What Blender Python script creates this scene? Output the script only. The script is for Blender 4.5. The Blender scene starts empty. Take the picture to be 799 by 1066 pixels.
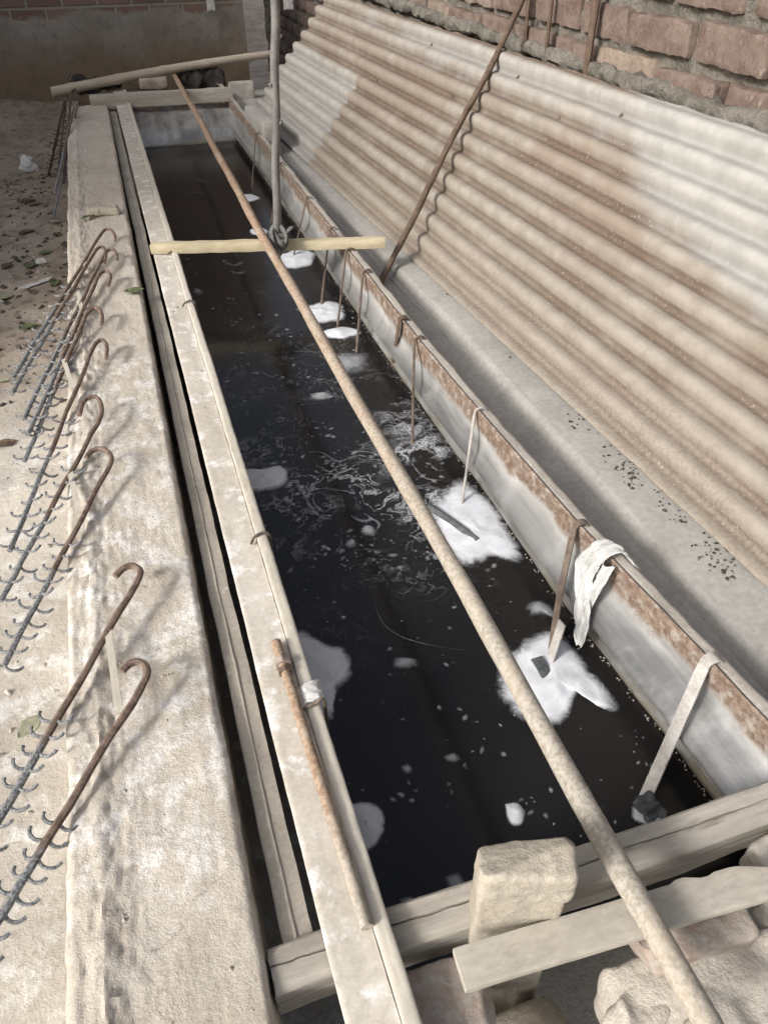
import bpy, math, random
import numpy as np
from mathutils import Vector, noise
random.seed(7)
rad = math.radians
S = bpy.context.scene
COL = S.collection

# ------------------------------------------------------------------ camera, world, sun, exposure
F_PX, PITCH, YAW, CAM_H = 800.0, 38.92, 17.97, 1.10
cam = bpy.data.objects.new('camera', bpy.data.cameras.new('camera'))
COL.objects.link(cam)
cam.data.sensor_fit = 'HORIZONTAL'; cam.data.sensor_width = 36; cam.data.lens = 36*F_PX/799
cam.location = (0, 0, CAM_H); cam.rotation_euler = (rad(90-PITCH), 0, rad(-YAW))
cam.data.clip_start = 0.02; cam.data.clip_end = 500
S.camera = cam

SUN_EL = 31.0
SUN_AZ = math.atan2(-0.93, -0.37)            # clockwise from +y, where the sun stands
sdir = Vector((math.sin(SUN_AZ)*math.cos(rad(SUN_EL)), math.cos(SUN_AZ)*math.cos(rad(SUN_EL)), math.sin(rad(SUN_EL))))
W = bpy.data.worlds.new('World'); S.world = W; W.use_nodes = True
nt = W.node_tree; sky = nt.nodes.new('ShaderNodeTexSky'); sky.sky_type = 'NISHITA'; sky.sun_disc = False
sky.sun_elevation = rad(SUN_EL); sky.sun_rotation = SUN_AZ; sky.dust_density = 6.0; sky.air_density = 1.0
bg = nt.nodes['Background']; bw_ = nt.nodes.new('ShaderNodeRGBToBW'); nt.links.new(sky.outputs[0], bw_.inputs[0])
hz = nt.nodes.new('ShaderNodeMix'); hz.data_type = 'RGBA'; hz.inputs[0].default_value = .55; nt.links.new(sky.outputs[0], hz.inputs[6]); nt.links.new(bw_.outputs[0], hz.inputs[7])
nt.links.new(hz.outputs[2], bg.inputs[0])      # hazy, whitish sky
bg.inputs[1].default_value = 0.15
sun = bpy.data.objects.new('sun', bpy.data.lights.new('sun', 'SUN')); COL.objects.link(sun)
sun.data.energy = 2.75; sun.data.angle = rad(11.0); sun.data.color = (1.0, 0.97, 0.93)
sun.location = (-4, -2, 6); sun.rotation_euler = sdir.to_track_quat('Z', 'Y').to_euler()
S.view_settings.view_transform = 'Standard'; S.view_settings.look = 'None'
S.view_settings.exposure = 0.37; S.view_settings.gamma = 1

# ------------------------------------------------------------------ where a photo pixel lies on a real plane
_p, _y = rad(PITCH), rad(YAW)
FW = Vector((math.sin(_y)*math.cos(_p), math.cos(_y)*math.cos(_p), -math.sin(_p)))
RT = Vector((math.cos(_y), -math.sin(_y), 0)); UP = RT.cross(FW); C0 = Vector((0, 0, CAM_H))
def ray(px, py): return (FW*F_PX + RT*(px-399.5) + UP*(533-py)).normalized()
def atz(px, py, z): d = ray(px, py); return C0 + d*((z-CAM_H)/d.z)
def atx(px, py, x): d = ray(px, py); return C0 + d*(x/d.x)
def aty(px, py, y): d = ray(px, py); return C0 + d*(y/d.y)
def atpl(px, py, p, n): d = ray(px, py); return C0 + d*((p-C0).dot(n)/d.dot(n))
def lerp(a, b, t): return a+(b-a)*t
def fbm(p, o=4): return noise.fractal(Vector(p), 0.9, 2.0, o)

# ------------------------------------------------------------------ materials
class NT:
    def __init__(s, name):
        s.m = bpy.data.materials.new(name); s.m.use_nodes = True; s.t = s.m.node_tree
        s.b = s.t.nodes['Principled BSDF']; s.out = s.t.nodes['Material Output']
        s.tc = s.n('ShaderNodeTexCoord').outputs['Object']
    def n(s, t): return s.t.nodes.new(t)
    def put(s, sock, v):
        if isinstance(v, bpy.types.NodeSocket): s.t.links.new(v, sock)
        elif isinstance(v, (tuple, list)) and len(v) == 3 and sock.type == 'RGBA': sock.default_value = (*v, 1)
        else: sock.default_value = v
    def noise(s, scale, detail=6, rough=.6, vec=None, dist=0, stretch=None, off=0):
        v = vec or s.tc
        if stretch or off:
            mp = s.n('ShaderNodeMapping'); s.put(mp.inputs[0], v); mp.inputs['Scale'].default_value = stretch or (1, 1, 1)
            mp.inputs['Location'].default_value = (off, off*.7, off*.3); v = mp.outputs[0]
        x = s.n('ShaderNodeTexNoise'); s.put(x.inputs['Vector'], v); x.inputs['Scale'].default_value = scale
        x.inputs['Detail'].default_value = detail; x.inputs['Roughness'].default_value = rough; x.inputs['Distortion'].default_value = dist
        return x.outputs[0]
    def voro(s, scale, feat='F1'):
        x = s.n('ShaderNodeTexVoronoi'); x.feature = feat; s.put(x.inputs['Vector'], s.tc); x.inputs['Scale'].default_value = scale
        return x.outputs[0]
    def math(s, op, a, b=0.0, c=0.0):
        x = s.n('ShaderNodeMath'); x.operation = op
        s.put(x.inputs[0], a); s.put(x.inputs[1], b); s.put(x.inputs[2], c); return x.outputs[0]
    def step(s, v, a, b, lo=0.0, hi=1.0):
        x = s.n('ShaderNodeMapRange'); x.interpolation_type = 'SMOOTHSTEP'; s.put(x.inputs[0], v)
        for i, k in enumerate((a, b, lo, hi)): s.put(x.inputs[i+1], k)
        return x.outputs[0]
    def mix(s, f, a, b, mode='MIX'):
        x = s.n('ShaderNodeMix'); x.data_type = 'RGBA'; x.blend_type = mode
        s.put(x.inputs[0], f); s.put(x.inputs[6], a); s.put(x.inputs[7], b); return x.outputs[2]
    def attr(s, name): x = s.n('ShaderNodeAttribute'); x.attribute_name = name; return x.outputs['Fac']
    def sep(s): x = s.n('ShaderNodeSeparateXYZ'); s.put(x.inputs[0], s.tc); return x.outputs
    def bump(s, h, strength=.5, dist=.01):
        x = s.n('ShaderNodeBump'); x.inputs['Strength'].default_value = strength; x.inputs['Distance'].default_value = dist
        s.put(x.inputs['Height'], h); s.put(s.b.inputs['Normal'], x.outputs[0])
    def done(s, col, rough=.9, metal=0.0, spec=.3):
        s.put(s.b.inputs['Base Color'], col); s.put(s.b.inputs['Roughness'], rough); s.put(s.b.inputs['Metallic'], metal)
        s.b.inputs['Specular IOR Level'].default_value = spec; return s.m

def dusty(name, c1, c2, c3=None, scale=6, stain=(.55, .7), bump=.5, dist=.006, fine=90, rough=.92, pit=0.0, stretch=None, metal=0.0):
    k = NT(name)
    big = k.noise(scale, 5, .6, stretch=stretch); fin = k.noise(fine, 8, .7, stretch=stretch, off=3); mid = k.noise(scale*4.5, 6, .65, stretch=stretch, off=7)
    c = k.mix(k.step(big, .35, .65), c1, c2)
    c = k.mix(k.step(fin, .45, .75, 0, .4), c, tuple(v*.55 for v in c1))
    c = k.mix(k.step(fin, .5, .3, 0, .35), c, tuple(min(1, v*1.3) for v in c2))
    if c3: c = k.mix(k.math('MULTIPLY', k.step(mid, *stain), k.step(fin, .3, .6)), c, c3)
    h = k.math('ADD', k.math('MULTIPLY', mid, .8), k.math('MULTIPLY', fin, .5))
    if pit:
        pv = k.step(k.voro(fine*1.6), .05, .3); h = k.math('ADD', h, k.math('MULTIPLY', pv, pit))
    k.bump(h, bump, dist); return k.done(c, rough, metal)

M = {}
def mk():
    k = NT('yard_ground'); y = k.math('ADD', k.sep()[1], k.math('MULTIPLY', k.math('SUBTRACT', k.noise(2.2, 5, .6), .5), 1.6))
    a = k.noise(3, 6, .6); b = k.noise(60, 8, .7, off=3); c = k.noise(14, 6, .65, off=6)
    soil = k.mix(k.step(a, .36, .64), (.25, .205, .165), (.33, .285, .235)); soil = k.mix(k.step(c, .5, .66, 0, .8), soil, (.12, .095, .072))
    pale = k.mix(k.step(a, .36, .64), (.44, .40, .345), (.53, .49, .43)); pale = k.mix(k.step(c, .5, .64, 0, .8), pale, (.66, .65, .62)); pale = k.mix(k.step(b, .52, .7, 0, .5), pale, (.24, .20, .16))
    k.bump(k.math('ADD', k.math('MULTIPLY', c, .8), k.math('MULTIPLY', b, .6)), .7, .012)
    return k.done(k.mix(k.step(y, 2.2, 2.9), pale, soil), .95)
M['soil'] = mk()
M['concrete'] = dusty('dusty_concrete', (.40, .345, .285), (.47, .415, .35), None, 2.6, (.54, .66), .55, .006, 70, pit=.15)
def mk():
    k = NT('lime_splashed_concrete'); y = k.sep()[1]; a = k.noise(2.4, 5, .6); b = k.noise(75, 8, .72, off=3); c = k.noise(11, 7, .68, off=6); d = k.noise(260, 4, .6, off=8)
    col = k.mix(k.step(a, .36, .64), (.425, .375, .31), (.50, .45, .385)); col = k.mix(k.step(c, .42, .68, 0, .5), col, (.55, .51, .45))
    col = k.mix(k.step(b, .48, .72, 0, .55), col, (.24, .20, .16)); col = k.mix(k.step(d, .55, .7, 0, .4), col, (.52, .48, .43))
    cr = k.n('ShaderNodeTexVoronoi'); cr.feature = 'DISTANCE_TO_EDGE'; cr.inputs['Scale'].default_value = 1.7
    wv = k.n('ShaderNodeVectorMath'); wv.operation = 'ADD'; k.put(wv.inputs[0], k.tc); wn = k.n('ShaderNodeTexNoise'); k.put(wn.inputs['Vector'], k.tc); wn.inputs['Scale'].default_value = 9; wn.inputs['Detail'].default_value = 6
    ws_ = k.n('ShaderNodeVectorMath'); ws_.operation = 'SCALE'; k.put(ws_.inputs[0], wn.outputs['Color']); ws_.inputs['Scale'].default_value = .16; k.put(wv.inputs[1], ws_.outputs[0]); k.put(cr.inputs['Vector'], wv.outputs[0])
    crk = k.math('MULTIPLY', k.step(cr.outputs['Distance'], .006, .001), k.step(k.noise(3.3, 3, .5, off=21), .48, .58))
    col = k.mix(k.math('MULTIPLY', crk, .3), col, (.16, .135, .11)); col = k.mix(k.step(k.noise(26, 6, .7, off=31), .60, .70, 0, .6), col, (.29, .245, .195))
    yy = k.math('ADD', y, k.math('MULTIPLY', k.math('SUBTRACT', a, .5), 1.2))
    zone = k.math('MULTIPLY', k.step(yy, .45, .8), k.step(yy, 2.6, 1.9))
    lime = k.math('MULTIPLY', k.step(k.noise(17, 8, .75, off=13), .46, .60), k.step(b, .34, .54))
    col = k.mix(k.math('MULTIPLY', lime, k.math('ADD', .04, k.math('MULTIPLY', zone, .6))), col, (.78, .775, .76))
    k.bump(k.math('ADD', k.math('ADD', k.math('MULTIPLY', c, .5), k.math('MULTIPLY', b, .6)), k.math('MULTIPLY', d, .25)), .75, .007)
    return k.done(col, .93)
M['ledge'] = mk()
M['gutter'] = dusty('gutter_cement', (.30, .29, .27), (.37, .355, .33), None, 5, (.6, .7), .25, .003, 60)
M['curb'] = dusty('curb_cement', (.33, .30, .27), (.42, .39, .35), None, 8, (.6, .7), .5, .004, 90)
M['rail'] = dusty('dust_caked_rail', (.35, .315, .265), (.43, .385, .325), (.62, .59, .55), 7, (.6, .72), .4, .003, 100)
M['flange'] = dusty('dusty_white_flange', (.46, .42, .36), (.54, .50, .44), (.74, .73, .71), 4, (.52, .64), .35, .003, 90)
M['lip'] = dusty('flange_lip', (.48, .44, .37), (.56, .52, .45), (.36, .26, .17), 5, (.62, .72), .4, .002, 120, stretch=(1, .25, 1))
M['stone'] = dusty('sandy_concrete_lump', (.36, .32, .26), (.43, .39, .325), None, 9, (.6, .7), .8, .007, 95)
M['rubble'] = dusty('grey_concrete_rubble', (.40, .365, .315), (.48, .44, .385), None, 8, (.6, .7), .9, .009, 80)
M['brick'] = dusty('mauve_brick', (.125, .088, .072), (.185, .14, .118), (.25, .22, .185), 11, (.55, .72), .9, .008, 60, pit=.2)
M['brickpale'] = dusty('pale_brick', (.19, .145, .115), (.25, .20, .16), (.29, .25, .21), 11, (.5, .7), .9, .008, 60, pit=.2)
M['brickred'] = dusty('dusty_red_brick', (.29, .225, .19), (.36, .31, .265), (.37, .345, .305), 9, (.45, .6), .8, .006, 70)
M['mortar'] = dusty('lumpy_mortar', (.135, .125, .105), (.235, .218, .185), None, 14, (.6, .7), 1, .02, 55, pit=.15)
M['wood'] = dusty('weathered_grey_timber', (.30, .272, .232), (.43, .40, .35), (.20, .175, .145), 7, (.6, .72), .6, .004, 70, stretch=(.12, 1, 1))
M['board'] = dusty('dusty_board', (.37, .34, .29), (.43, .40, .345), (.30, .27, .22), 6, (.62, .75), .5, .003, 80, stretch=(.4, 1, 1))
M['yellowwood'] = dusty('yellowed_timber', (.41, .355, .235), (.49, .43, .30), (.40, .33, .21), 8, (.6, .75), .5, .003, 60, stretch=(.15, 1, 1))
M['bamboo'] = dusty('bamboo_skin', (.36, .31, .25), (.43, .38, .31), None, 6, (.6, .7), .3, .003, 60, stretch=(.15, 1, 1))
M['darkiron'] = dusty('dark_iron', (.075, .062, .052), (.12, .10, .085), None, 30, (.6, .7), .5, .002, 150, rough=.75)
M['greymetal'] = dusty('grey_steel_pipe', (.12, .115, .108), (.19, .18, .168), (.26, .235, .2), 18, (.6, .7), .4, .002, 150, rough=.6)
M['rebar'] = dusty('rusty_rebar', (.085, .058, .042), (.135, .095, .07), (.2, .16, .12), 24, (.6, .7), .6, .003, 150, rough=.85)
M['strap'] = dusty('galvanised_strap', (.33, .31, .285), (.44, .425, .40), (.22, .16, .115), 22, (.58, .7), .4, .002, 140, rough=.6)
M['wire'] = dusty('rusty_wire', (.10, .075, .06), (.16, .125, .10), (.24, .21, .18), 40, (.55, .7), .5, .002, 180, rough=.7)
M['plate'] = dusty('dark_wet_plate', (.055, .06, .065), (.11, .12, .125), None, 40, (.6, .7), .3, .002, 150, rough=.35)
M['cloth'] = dusty('grey_rag', (.10, .098, .095), (.17, .165, .16), None, 40, (.6, .7), .9, .004, 200)
M['dark'] = dusty('dark_sacking', (.022, .02, .018), (.05, .043, .037), None, 14, (.6, .7), .9, .01, 70)
M['paper'] = dusty('grubby_paper', (.50, .49, .48), (.60, .59, .575), None, 20, (.6, .7), .4, .003, 120)
M['leafgreen'] = dusty('green_leaf', (.075, .095, .045), (.14, .165, .08), None, 60, (.6, .7), .3, .002, 200, rough=.6)
M['leafpale'] = dusty('pale_dry_leaf', (.24, .25, .17), (.32, .32, .23), None, 60, (.6, .7), .3, .002, 200, rough=.7)
M['leafbrown'] = dusty('brown_dry_leaf', (.075, .052, .035), (.15, .105, .07), None, 60, (.6, .7), .3, .002, 200, rough=.8)
M['litter'] = dusty('dark_litter', (.035, .032, .026), (.09, .078, .06), None, 60, (.6, .7), .6, .004, 200)
M['backplaster'] = None
def mk():
    k = NT('stained_back_wall'); z = k.math('SUBTRACT', k.sep()[2], .7)
    br = k.n('ShaderNodeTexBrick'); mp = k.n('ShaderNodeMapping'); k.put(mp.inputs[0], k.tc); mp.inputs['Rotation'].default_value = (rad(90), 0, 0)
    k.put(br.inputs['Vector'], mp.outputs[0]); br.inputs['Scale'].default_value = 1
    br.inputs['Brick Width'].default_value = .26; br.inputs['Row Height'].default_value = .085; br.inputs['Mortar Size'].default_value = .012
    br.inputs['Mortar Smooth'].default_value = .4
    k.put(br.inputs['Color1'], (.15, .10, .08)); k.put(br.inputs['Color2'], (.20, .15, .12)); k.put(br.inputs['Mortar'], (.23, .21, .18))
    n1 = k.noise(2.2, 6, .6); n2 = k.noise(14, 7, .65, off=4)
    pl = k.mix(k.step(n1, .38, .62), (.21, .195, .175), (.27, .25, .225))
    dmp = k.math('ADD', z, k.math('MULTIPLY', n1, .55))
    pl = k.mix(k.step(dmp, .62, .2), pl, (.19, .145, .10))
    pl = k.mix(k.step(n2, .5, .75, 0, .6), pl, (.10, .09, .08))
    edge = k.math('ADD', z, k.math('MULTIPLY', k.math('SUBTRACT', n1, .5), .35))
    f = k.step(edge, .34, .38)
    k.bump(k.math('ADD', k.math('MULTIPLY', k.math('MULTIPLY', f, br.outputs['Fac']), -1.0), n2), .7, .015)
    return k.done(k.mix(f, pl, br.outputs['Color']), .95)
M['backplaster'] = mk()
def mk():           # zinc tank side: rusty band along the top, pale zinc below, brown scum at the waterline
    k = NT('zinc_tank_side'); z = k.math('SUBTRACT', k.sep()[2], .45); n = k.noise(7, 7, .65); f = k.noise(60, 6, .7, off=5); l = k.noise(5, 5, .6, stretch=(1, 1, .15), off=9)
    n2 = k.noise(9, 6, .6, stretch=(1, .12, 1), off=4)
    zinc = k.mix(k.step(n2, .36, .60), (.21, .212, .21), (.43, .428, .415))
    zinc = k.mix(k.step(l, .5, .68, 0, .6), zinc, (.60, .60, .585))
    zj = k.math('ADD', z, k.math('MULTIPLY', k.math('SUBTRACT', n, .5), .09))
    rust = k.mix(k.step(f, .4, .62), (.135, .09, .065), (.24, .185, .145))
    rust = k.mix(k.step(k.noise(34, 6, .65, off=2), .50, .66, 0, .75), rust, (.37, .335, .30))
    rm = k.step(zj, -.074, -.044)
    c = k.mix(rm, zinc, rust)
    c = k.mix(k.step(zj, -.165, -.185, 0, .65), c, (.24, .205, .14))
    k.bump(k.math('ADD', k.math('MULTIPLY', f, .5), n), .35, .004)
    return k.done(c, k.mix(rm, (.33,)*3, (.85,)*3), k.step(zj, -.045, -.10, 0, .5), .45)
M['zinc'] = mk()
def mk():
    k = NT('old_corrugated_sheet'); u = k.attr('u'); v = k.attr('v'); ph = k.attr('w')
    n = k.noise(3.2, 6, .6); m = k.noise(13, 6, .65, off=6); f = k.noise(85, 6, .7, off=3); e = k.noise(1.6, 4, .55, off=11)
    nn = k.math('SUBTRACT', n, .5); ee = k.math('SUBTRACT', e, .5)
    cream = k.mix(k.step(m, .38, .64), (.245, .216, .182), (.302, .272, .236))
    cream = k.mix(k.step(f, .5, .75, 0, .4), cream, (.24, .195, .155))
    # broad rust wash, strongest across the upper middle, and brown trough dirt with ridge shading painted in
    reg = k.math('MULTIPLY', k.step(k.math('ADD', v, k.math('MULTIPLY', ee, .8)), .22, .62), k.step(k.math('ADD', v, k.math('MULTIPLY', nn, .3)), .99, .86))
    reg = k.math('MULTIPLY', reg, k.step(k.math('ADD', n, k.math('MULTIPLY', ee, .8)), .34, .58))
    c = k.mix(k.math('MULTIPLY', reg, .5), cream, (.20, .152, .112))
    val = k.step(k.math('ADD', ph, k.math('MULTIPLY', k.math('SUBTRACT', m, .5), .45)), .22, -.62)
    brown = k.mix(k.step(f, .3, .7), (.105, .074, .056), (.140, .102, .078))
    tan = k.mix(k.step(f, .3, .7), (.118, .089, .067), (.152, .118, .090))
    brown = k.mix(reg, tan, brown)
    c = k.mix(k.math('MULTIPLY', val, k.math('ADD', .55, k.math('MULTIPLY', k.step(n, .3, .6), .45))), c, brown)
    # sandy crust low on the sheet
    sand = k.mix(k.step(f, .4, .62), (.205, .168, .133), (.30, .262, .217))
    c = k.mix(k.math('MULTIPLY', k.step(k.math('ADD', v, k.math('MULTIPLY', nn, .5)), .30, .05), .55), c, sand)
    # bare grey white areas: top edge near the camera, a streak under the top edge, the far end
    wh = k.mix(k.step(m, .35, .65), (.295, .29, .273), (.36, .352, .33))
    wh = k.mix(k.math('MULTIPLY', k.step(ph, .0, -.9), .35), wh, (.20, .205, .203))
    line = k.math('SUBTRACT', k.math('ADD', k.math('MULTIPLY', u, 1.0), k.math('MULTIPLY', v, .22)), .885)
    a = k.math('MULTIPLY', k.step(k.math('ADD', line, k.math('MULTIPLY', ee, .16)), -.03, .025), k.step(k.math('ADD', v, k.math('MULTIPLY', ee, .35)), .50, .58))
    b = k.math('MULTIPLY', k.step(k.math('ADD', v, k.math('MULTIPLY', nn, .35)), .78, .90), k.step(k.math('ADD', u, k.math('MULTIPLY', ee, .6)), .12, .3))
    b = k.math('MULTIPLY', b, k.step(v, .985, .95))
    d = k.math('MULTIPLY', k.step(k.math('ADD', u, k.math('MULTIPLY', ee, .02)), .245, .24), k.step(k.math('ADD', v, k.math('MULTIPLY', ee, .1)), .62, .55))
    for q, w in ((a, .95), (b, .7), (d, .75)): c = k.mix(k.math('MULTIPLY', q, w), c, wh)
    # lime flecks on the shoulders of the brown bands
    fl = k.math('MULTIPLY', k.step(k.noise(95, 4, .6, off=17), .60, .68), k.math('MULTIPLY', k.step(ph, .55, .1), k.step(n, .42, .58)))
    c = k.mix(k.math('MULTIPLY', fl, .6), c, (.42, .385, .33))
    k.bump(k.math('ADD', k.math('MULTIPLY', f, .6), k.math('MULTIPLY', m, .1)), .22, .002)
    return k.done(c, .85)
M['sheet'] = mk()
def mk():
    k = NT('rusty_pipe'); t = k.attr('w'); n = k.noise(16, 6, .65); f = k.noise(120, 6, .7, off=3)
    rust = k.mix(k.step(f, .4, .62), (.23, .15, .10), (.38, .29, .215)); dust = k.mix(k.step(f, .40, .58), (.28, .25, .205), (.40, .37, .32))
    c = k.mix(k.step(k.math('ADD', t, k.math('MULTIPLY', n, .5)), .8, 1.2), rust, dust)
    c = k.mix(k.step(n, .5, .7, 0, .7), c, (.40, .335, .265)); k.bump(k.math('ADD', n, f), .5, .003); return k.done(c, .8)
M['pipe'] = mk()
def mk():           # rack rods: bare rusty at the hook, grey with zinc crust lower down
    k = NT('rack_rod'); t = k.attr('w'); n = k.noise(60, 6, .65); f = k.noise(200, 5, .7, off=3)
    rust = k.mix(k.step(n, .4, .6), (.115, .08, .062), (.20, .145, .115)); zn = k.mix(k.step(f, .42, .56), (.10, .105, .11), (.27, .275, .28))
    c = k.mix(k.step(k.math('ADD', t, k.math('MULTIPLY', n, .12)), .58, .66), rust, zn); k.bump(k.math('ADD', n, f), .6, .003); return k.done(c, .7)
M['rack'] = mk()
def mk():
    k = NT('dark_bath_water'); n = k.noise(9, 3, .5); m = k.noise(2.5, 4, .5, off=5)
    k.bump(k.math('ADD', n, m), .04, .006)
    return k.done(k.mix(k.step(m, .35, .65), (.010, .0092, .009), (.015, .0138, .0135)), .17, 0, .35)
M['water'] = mk()
def mk(name, lo, hi, top, wob):   # foam: dense in the middle, breaking into a thin film at its edge
    k = NT(name); e = k.attr('w'); n = k.noise(22, 5, .6, dist=1.2); f = k.noise(120, 4, .6, off=4)
    al = k.step(k.math('ADD', e, k.math('MULTIPLY', k.math('SUBTRACT', n, .5), wob)), lo, hi, top, 0.0)
    k.put(k.b.inputs['Alpha'], al); k.bump(k.math('ADD', f, n), .25, .003)
    return k.done(k.mix(k.step(n, .35, .65), (.60, .62, .66), (.72, .73, .76)), .55)
M['foam'] = mk('white_foam', .70, 1.0, .96, .42)
M['foamthin'] = mk('thin_foam_film', .15, 1.0, .42, 1.0)
def mk():
    k = NT('thin_white_plastic'); n = k.noise(30, 5, .6); k.bump(n, .3, .004)
    k.b.inputs['Alpha'].default_value = .8; k.b.inputs['Subsurface Weight'].default_value = 0
    return k.done(k.mix(k.step(n, .4, .7), (.54, .54, .53), (.46, .46, .44)), .3, 0, .5)
M['plastic'] = mk()
M['house'] = dusty('house_plaster', (.42, .38, .32), (.50, .45, .38), None, 1.5, (.6, .7), .3, .01, 30)  # sides of the added sun blocker
M['roofing'] = dusty('roof_cement', (.25, .24, .22), (.32, .30, .28), None, 2, (.6, .7), .3, .01, 30)  # slab of the added sun blocker

# ------------------------------------------------------------------ mesh builder and tags
class MB:
    def __init__(s): s.v, s.f, s.w, s.extra = [], [], [], {}
    def add(s, vs, fs, ws=None):
        o = len(s.v); s.v += [Vector(p) for p in vs]; s.f += [tuple(i+o for i in f) for f in fs]
        s.w += list(ws) if ws is not None else [0.0]*len(vs); return s
    def hexa(s, p):      # eight corners: bottom ring then top ring
        return s.add(p, [(3, 2, 1, 0), (4, 5, 6, 7), (0, 1, 5, 4), (1, 2, 6, 5), (2, 3, 7, 6), (3, 0, 4, 7)])
    def box(s, x0, x1, y0, y1, z0, z1):
        return s.hexa([(x0, y0, z0), (x1, y0, z0), (x1, y1, z0), (x0, y1, z0), (x0, y0, z1), (x1, y0, z1), (x1, y1, z1), (x0, y1, z1)])
    def block(s, c, size, rotz=0.0, tilt=(0, 0), amp=.004, freq=14, n=7, power=7, seed=0, longax=None, taper=0.0):
        # a rounded, noise worn lump: cube grid pushed to a superellipsoid, then roughened
        c = Vector(c); hx, hy, hz = (v/2 for v in size); nx, ny, nz = [max(3, min(40, int(round(n*q/ min(size))))) for q in size]
        vs, idx, fs = [], {}, []
        def vid(i, j, k):
            key = (i, j, k)
            if key not in idx:
                a, b, d = 2*i/nx-1, 2*j/ny-1, 2*k/nz-1
                def rnd(t, h): return t
                p = Vector((a*hx, b*hy, d*hz)); r = min(hx, hy, hz)*(2.2/power)*1.3
                q = Vector((max(-hx+r, min(hx-r, p.x)), max(-hy+r, min(hy-r, p.y)), max(-hz+r, min(hz-r, p.z))))
                dv = p-q
                if dv.length > 1e-9: p = q + dv.normalized()*min(r, dv.length)
                if taper: p.x *= 1-taper*(p.z/hz); p.y *= 1-taper*(p.z/hz)
                nv = noise.noise_vector(p*freq+Vector((seed*3.1, seed*1.7, seed)))*amp + noise.noise_vector(p*freq*3.3+Vector((seed, 5, 9)))*amp*.45
                idx[key] = len(vs); vs.append(p+nv)
            return idx[key]
        for i in range(nx):
            for j in range(ny):
                fs.append((vid(i, j, 0), vid(i, j+1, 0), vid(i+1, j+1, 0), vid(i+1, j, 0))); fs.append((vid(i, j, nz), vid(i+1, j, nz), vid(i+1, j+1, nz), vid(i, j+1, nz)))
        for i in range(nx):
            for k in range(nz):
                fs.append((vid(i, 0, k), vid(i+1, 0, k), vid(i+1, 0, k+1), vid(i, 0, k+1))); fs.append((vid(i, ny, k), vid(i, ny, k+1), vid(i+1, ny, k+1), vid(i+1, ny, k)))
        for j in range(ny):
            for k in range(nz):
                fs.append((vid(0, j, k), vid(0, j, k+1), vid(0, j+1, k+1), vid(0, j+1, k))); fs.append((vid(nx, j, k), vid(nx, j+1, k), vid(nx, j+1, k+1), vid(nx, j, k+1)))
        ca, sa = math.cos(rotz), math.sin(rotz); out = []
        for p in vs:
            q = Vector((p.x, p.y, p.z + p.x*tilt[0] + p.y*tilt[1]))
            out.append(c+Vector((q.x*ca-q.y*sa, q.x*sa+q.y*ca, q.z)))
        return s.add(out, fs)
    def facet(s, start, c, size, n=6, seed=0, lo=.62, hi=.95):   # knock flat broken faces off a lump
        rd = random.Random(seed); c = Vector(c); h = Vector(size)/2
        for _ in range(n):
            d = Vector((rd.uniform(-1, 1), rd.uniform(-1, 1), rd.uniform(-.3, 1))).normalized()
            lim = (abs(d.x)*h.x+abs(d.y)*h.y+abs(d.z)*h.z)*rd.uniform(lo, hi)
            for i in range(start, len(s.v)):
                e = (s.v[i]-c).dot(d)-lim
                if e > 0: s.v[i] = s.v[i]-d*e*.93
        return s
    def tube(s, pts, r, seg=10, flat=None, t0=0.0, t1=1.0, wob=0.0, cap=True):
        pts = [Vector(p) for p in pts]; n = len(pts); rs = r if isinstance(r, list) else [r]*n
        L = [0]
        for a, b in zip(pts, pts[1:]): L.append(L[-1]+(b-a).length)
        prev = None; vs, ws, fs = [], [], []
        for i, p in enumerate(pts):
            d = (pts[min(i+1, n-1)]-pts[max(i-1, 0)]).normalized()
            if prev is None:
                ref = Vector(flat) if flat else (Vector((0, 0, 1)) if abs(d.z) < .9 else Vector((0, 1, 0)))
                a = (ref-d*ref.dot(d)).normalized()
            else: a = (prev-d*prev.dot(d)).normalized()
            prev = a; b = d.cross(a)
            for k in range(seg):
                an = 2*math.pi*k/seg; rr = rs[i]
                ra, rb = rr if isinstance(rr, (tuple, list)) else (rr, rr)
                q = p+a*math.cos(an)*ra+b*math.sin(an)*rb
                if wob: q += noise.noise_vector(q*40)*wob
                vs.append(q); ws.append(lerp(t0, t1, L[i]/max(1e-9, L[-1])))
        for i in range(n-1):
            for k in range(seg): fs.append((i*seg+k, i*seg+(k+1) % seg, (i+1)*seg+(k+1) % seg, (i+1)*seg+k))
        if cap: fs.append(tuple(range(seg))[::-1]); fs.append(tuple((n-1)*seg+k for k in range(seg)))
        return s.add(vs, fs, ws)
    def strip(s, pts, wd, thick, side=(1, 0, 0)):   # flat bar along a path, rectangular section
        pts = [Vector(p) for p in pts]; side = Vector(side); vs, fs = [], []
        for i, p in enumerate(pts):
            d = (pts[min(i+1, len(pts)-1)]-pts[max(i-1, 0)]).normalized()
            a = (side-d*side.dot(d)).normalized(); b = d.cross(a)
            w = wd[i] if isinstance(wd, (list, tuple)) else wd
            vs += [p+a*w/2+b*thick/2, p-a*w/2+b*thick/2, p-a*w/2-b*thick/2, p+a*w/2-b*thick/2]
        n = len(pts)
        for i in range(n-1):
            for k in range(4): fs.append((i*4+k, i*4+(k+1) % 4, i*4+4+(k+1) % 4, i*4+4+k))
        fs += [(3, 2, 1, 0), tuple(4*(n-1)+k for k in range(4))]
        return s.add(vs, fs)
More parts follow.
